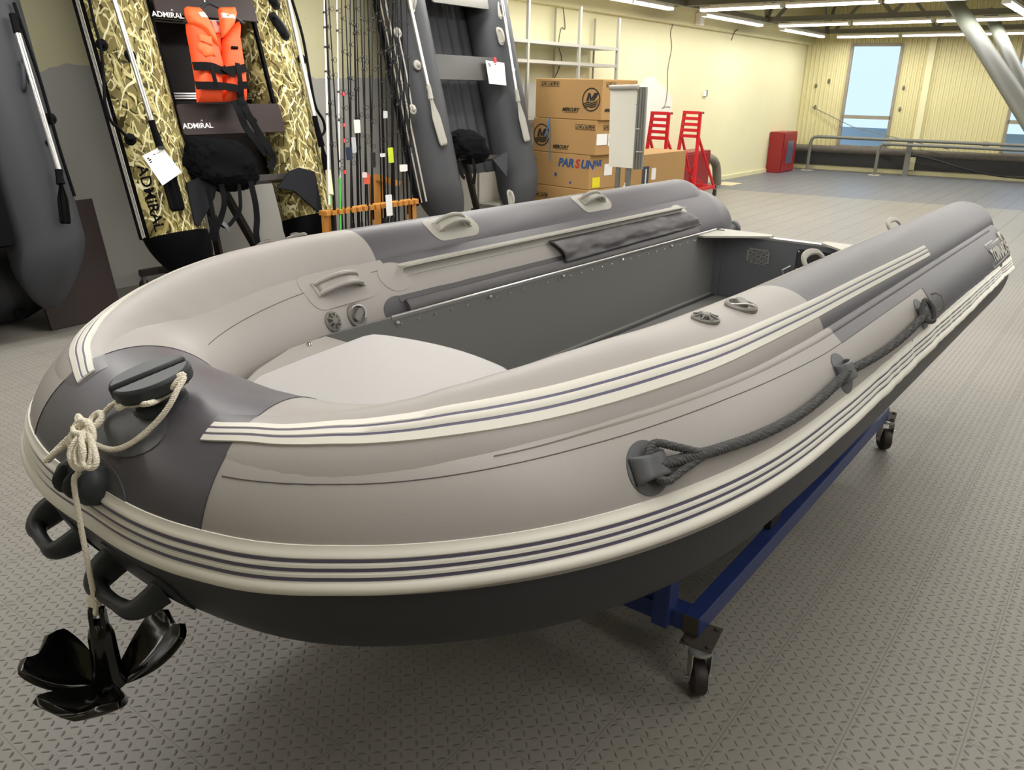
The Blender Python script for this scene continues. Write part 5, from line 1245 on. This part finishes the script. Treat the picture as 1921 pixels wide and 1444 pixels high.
# --- graphite boat at the left edge, panel in front of it
FL = plane_frame(14, 5.3)
lb_ = thing('inflatable_boat', 'graphite inflatable boat standing on end at the left edge of the room view', 'boat', (2.0, 5.4, .3), 'boats standing on end')
lean_tubes(FL, lb_, 1.15, 2.33, .22, .30, 2.45, .40, lambda bb, a: 1 if a > 62 else 0, [M['dtube'], M['blk']], .08)
B(T=FL).box(1.2, 2.1, .3, 2.35, .0, .14).build('floor_board', M['blk'], lb_, smooth=False)
p = lp(FL, 42, 145, .2); bound(FL, lb_, Vector((p.x-.01, p.y, .205)), 80, M['rubber'], M['blk'], .11)
for (px, py) in ((90, 268), (96, 222)): p = lp(FL, px, py, .2); clip(FL, lb_, Vector((p.x, p.y, .19)), M['blk'], .9)
B(T=FL).tube(catmull([lp(FL, px, py, .22) for (px, py) in ((26, 5), (48, 70), (75, 150), (95, 220), (115, 290), (140, 368))], 6), .010, 8).build('lifeline', M['blk'], lb_)
oar('oar', 'silver oar with black ends on the graphite boat at the left', FL, lp(FL, 33, 62, .26), lp(FL, 110, 318, .26), lp(FL, 114, 345, .26), lp(FL, 122, 420, .25), M['alu'], M['blk'], .03, 'silver oars with black blades')
B(T=FL).tube([lp(FL, 22, 20, .26), lp(FL, 33, 62, .26)], .02, 10); b = B(T=FL); b.tube([lp(FL, 24, 26, .26), lp(FL, 33, 62, .26)], .022, 10); tag(b.build('oar_grip', M['blk']), 'black grip at the top of the silver oar on the graphite boat', 'grip')
a, c = atz(95, 620, 0), atz(228, 590, 0); tl, tr_ = aty(20, 390, a.y+.22), aty(170, 373, c.y+.24)
b = B(); n = (c-a).cross(tl-a).normalized(); q = [a, c, tr_, tl]; b.add(q+[p+n*.02 for p in q], [(0, 1, 2, 3), (7, 6, 5, 4), (0, 1, 5, 4), (1, 2, 6, 5), (2, 3, 7, 6), (3, 0, 4, 7)])
tag(b.build('plywood_panel', M['brownply'], smooth=False, bevel=.002), 'brown black plywood panel leaning beside the graphite boat', 'panel')
t = thing('inflatable_tube', 'dark inflatable tube with a round valve lying behind the plywood panel', 'inflatable', (1.7, 5.88, 0))
B().tube([(1.0, 5.86, .26), (1.2, 5.86, .26), (2.3, 5.90, .26), (2.5, 5.90, .26)], [.24, .25, .25, .18], 32).build('tube_body', M['dtube'], t)
p = aty(38, 588, 5.62); b = B(T=frame((p.x, 5.625, p.z), (1, 0, 0), (0, .3, 1))); b.lathe([(.035, -.01), (.035, .004), (.02, .008), (.001, .010)], 20); b.build('valve', M['blk'], t)

# ------------------------------------------------------------------ rod rack and fishing rods
M['wood'] = mat('orange varnished wood', 'c4863a', .45, var=.12, vscale=10)
RY = 5.02
t = thing('rod_rack', 'orange wooden rack holding a row of fishing rods', 'rack', (5.0, 5.5, 0))
xa, xb, zr = aty(606, 396, RY).x, aty(783, 376, RY).x, aty(606, 396, RY).z
def notched(y0, y1, z, nm):
    b = B(); n = 16; st_ = (xb-xa)/n; poly = [(xa, y1)]
    for i in range(n): x = xa+i*st_; poly += [(x, y0), (x+st_*.6, y0), (x+st_*.6, y0+.025), (x+st_, y0+.025)]
    poly += [(xb, y0), (xb, y1)]; b.prism(poly, z-.035, z); b.build(nm, M['wood'], t, smooth=False)
notched(RY-.04, RY+.05, zr, 'front_rail')
for x in (xa+.04, xb-.05): B().box(x-.035, x+.035, RY, RY+.03, 0, zr-.03).build('rack_post', M['wood'], t, smooth=False)
B().box(xa, xb, RY-.05, RY+.03, .0, .06).build('rack_base', M['wood'], t, smooth=False)
p = aty(697, 330, 5.65); B().box(p.x-.03, p.x+.12, 5.62, 5.66, 0, p.z).build('side_board', M['wood'], t, smooth=False); B().beam(p, aty(750, 345, 5.5), .03, .05).build('rack_brace', M['wood'], t, smooth=False)
M['guide'] = mat('dark guide', '2c2c2b', .5, spec=.2)
M['cork'] = mat('cork grip', 'd8cba4', .7); M['rodw'] = mat('white rod', 'e8e6df', .4); M['green'] = mat('green rod', '3fae3a', .4); M['rodk'] = mat('black rod', '0e0e0f', .5, spec=.12); M['corkb'] = mat('brown cork', 'a87c52', .7)
rods = [(608, 618, 'w', 'white rod with pale cork grip and green foot at the left rack end'), (611, 627, 'K', 'thick black rod just right of the white corked rod'), (617, 640, 'k', ''), (632, 638, 'g', 'white rod turning green low down, third bright one from the left'),
        (641, 648, 'r', 'black rod with red rings near the left of the rack'), (648, 662, 'k', ''), (657, 659, 'c', ''), (664, 672, 'K', ''), (668, 678, 'k', ''), (676, 690, 'c', ''), (683, 686, 'k', ''), (690, 700, 'c', ''), (699, 697, 'k', ''), (706, 716, 'k', ''),
        (712, 722, 'K', ''), (722, 728, 'k', ''), (729, 741, 'c', ''), (737, 736, 'K', ''), (742, 748, 'k', ''), (745, 758, 'k', ''), (752, 765, 'c', ''), (763, 772, 'k', '')]
random.seed(21)
nth = ['first', 'second', 'third', 'fourth', 'fifth', 'sixth', 'seventh', 'eighth', 'ninth', 'tenth', 'eleventh', 'twelfth', 'thirteenth', 'fourteenth', 'fifteenth', 'sixteenth', 'seventeenth', 'eighteenth', 'nineteenth', 'twentieth', 'twenty-first', 'twenty-second']
desc = {'k': 'thin black fishing rod', 'K': 'thicker black fishing rod', 'c': 'black fishing rod with brown cork grip'}
for i, (pt, pb, kd, lab) in enumerate(rods):
    yb_ = (RY-.01+(.24*(i % 3) if i > 4 else 0)); lean = (5.75-yb_)*.55
    top = aty(pt, 5, yb_+lean); bot = aty(pb, 385, yb_); d = (top-bot).normalized(); foot = bot - d*((bot.z-.065)/d.z); tip = top + d*.25
    if i == 0: foot = bot - d*(.0)
    lab = lab or '%s, %s from the left in the rack' % (desc[kd], nth[i])
    t = thing('fishing_rod', lab, 'fishing rod', tuple(foot), 'fishing rods in the wooden rack')
    r = {'K': .014, 'w': .010, 'g': .0085, 'r': .009, 'k': .008, 'c': .0095}[kd]
    L = (tip-foot).length; m_ = {'w': M['rodw'], 'g': M['rodw']}.get(kd, M['rodk'])
    b = B(); b.tube([foot+d*L*.0, foot+d*L*.4, tip], [r, r*.8, r*.42], 8); blank = b.build('rod_blank', m_, t)
    if kd == 'w':
        B().tube([aty(616, 320, yb_+.1), aty(620, 366, yb_+.02)], .024, 10).build('rod_grip', M['cork'], t); B().tube([aty(620, 366, yb_+.02), foot], .010, 8).build('rod_foot', M['green'], t)
    elif kd == 'g': B().tube([foot, foot+d*L*.34], .0095, 8).build('rod_butt', M['green'], t)
    else:
        B().tube([foot, foot+d*.16, foot+d*.34], [r*1.9, r*2.0, r*1.5], 10).build('rod_grip', M['corkb'] if kd == 'c' else M['black'], t)
        if kd == 'r':
            for q in (.35, .45, .5, .6): B().tube([foot+d*L*q, foot+d*(L*q+.03)], r*1.15, 8).build('red_ring', M['red2'], blank)
    for q in (.42, .55, .66, .76, .85):
        q += random.uniform(-.05, .05); b = B()
        p = foot+d*L*q; b.tube([p+Vector((.018*math.cos(a), -.004, .0+.018*math.sin(a)))+Vector((.018, -.008, 0)) for a in frange(0, 2*PI, 10)], .0018, 5); b.tube([p-d*.007, p+d*.007], r*1.1, 6); b.build('line_guide', M['guide'], blank)
tags = [(670, 237, 10, 22, 'f2efec', 'white tag with a red dot hanging on a middle rod'), (655, 288, 10, 22, '27324a', 'dark blue tag hanging on a rod left of the middle'), (664, 272, 7, 26, 'c9cbd0', 'crumpled silvery wrapper on a rod left of the middle'),
        (688, 336, 10, 17, 'e2604a', 'orange red tag low on a middle rod'), (684, 328, 8, 9, 'efd9d4', 'small round pinkish tag above the orange red one'), (733, 291, 9, 26, 'cfe03a', 'yellow green tag on a rod right of the middle'), (757, 315, 14, 12, 'f4f2ee', 'white folded tag on a right hand rod'),
        (721, 120, 0, 0, '', ''), (718, 291, 9, 6, 'dcdcda', 'small pale tag tilted on a rod by the yellow green one'), (723, 215, 7, 12, 'c8cacc', 'grey white sticker high on a thick rod'), (700, 300, 8, 26, '1d1a1e', 'black pouch hanging between the middle rods'), (730, 385, 11, 38, 'eeeeec', 'white wrapper around the foot of a right hand rod')]
for (px, py, w, h, c, lab) in tags:
    if not w: continue
    p = aty(px, py, RY-.08); s_ = p.length/F_PX; an = random.uniform(-.3, .3)
    b = B(T=frame(p, (1, -.15, .15*an), (.1*an, 0, 1))); b.prism(rrect(w*s_*.62, h*s_*.5, min(w, h)*s_*.15, 2), -.002, .002)
    tg_ = b.build('hang_tag', mat('tag '+c, c, .5), smooth=False); tag(tg_, lab, 'tag', 'tags on the fishing rods')
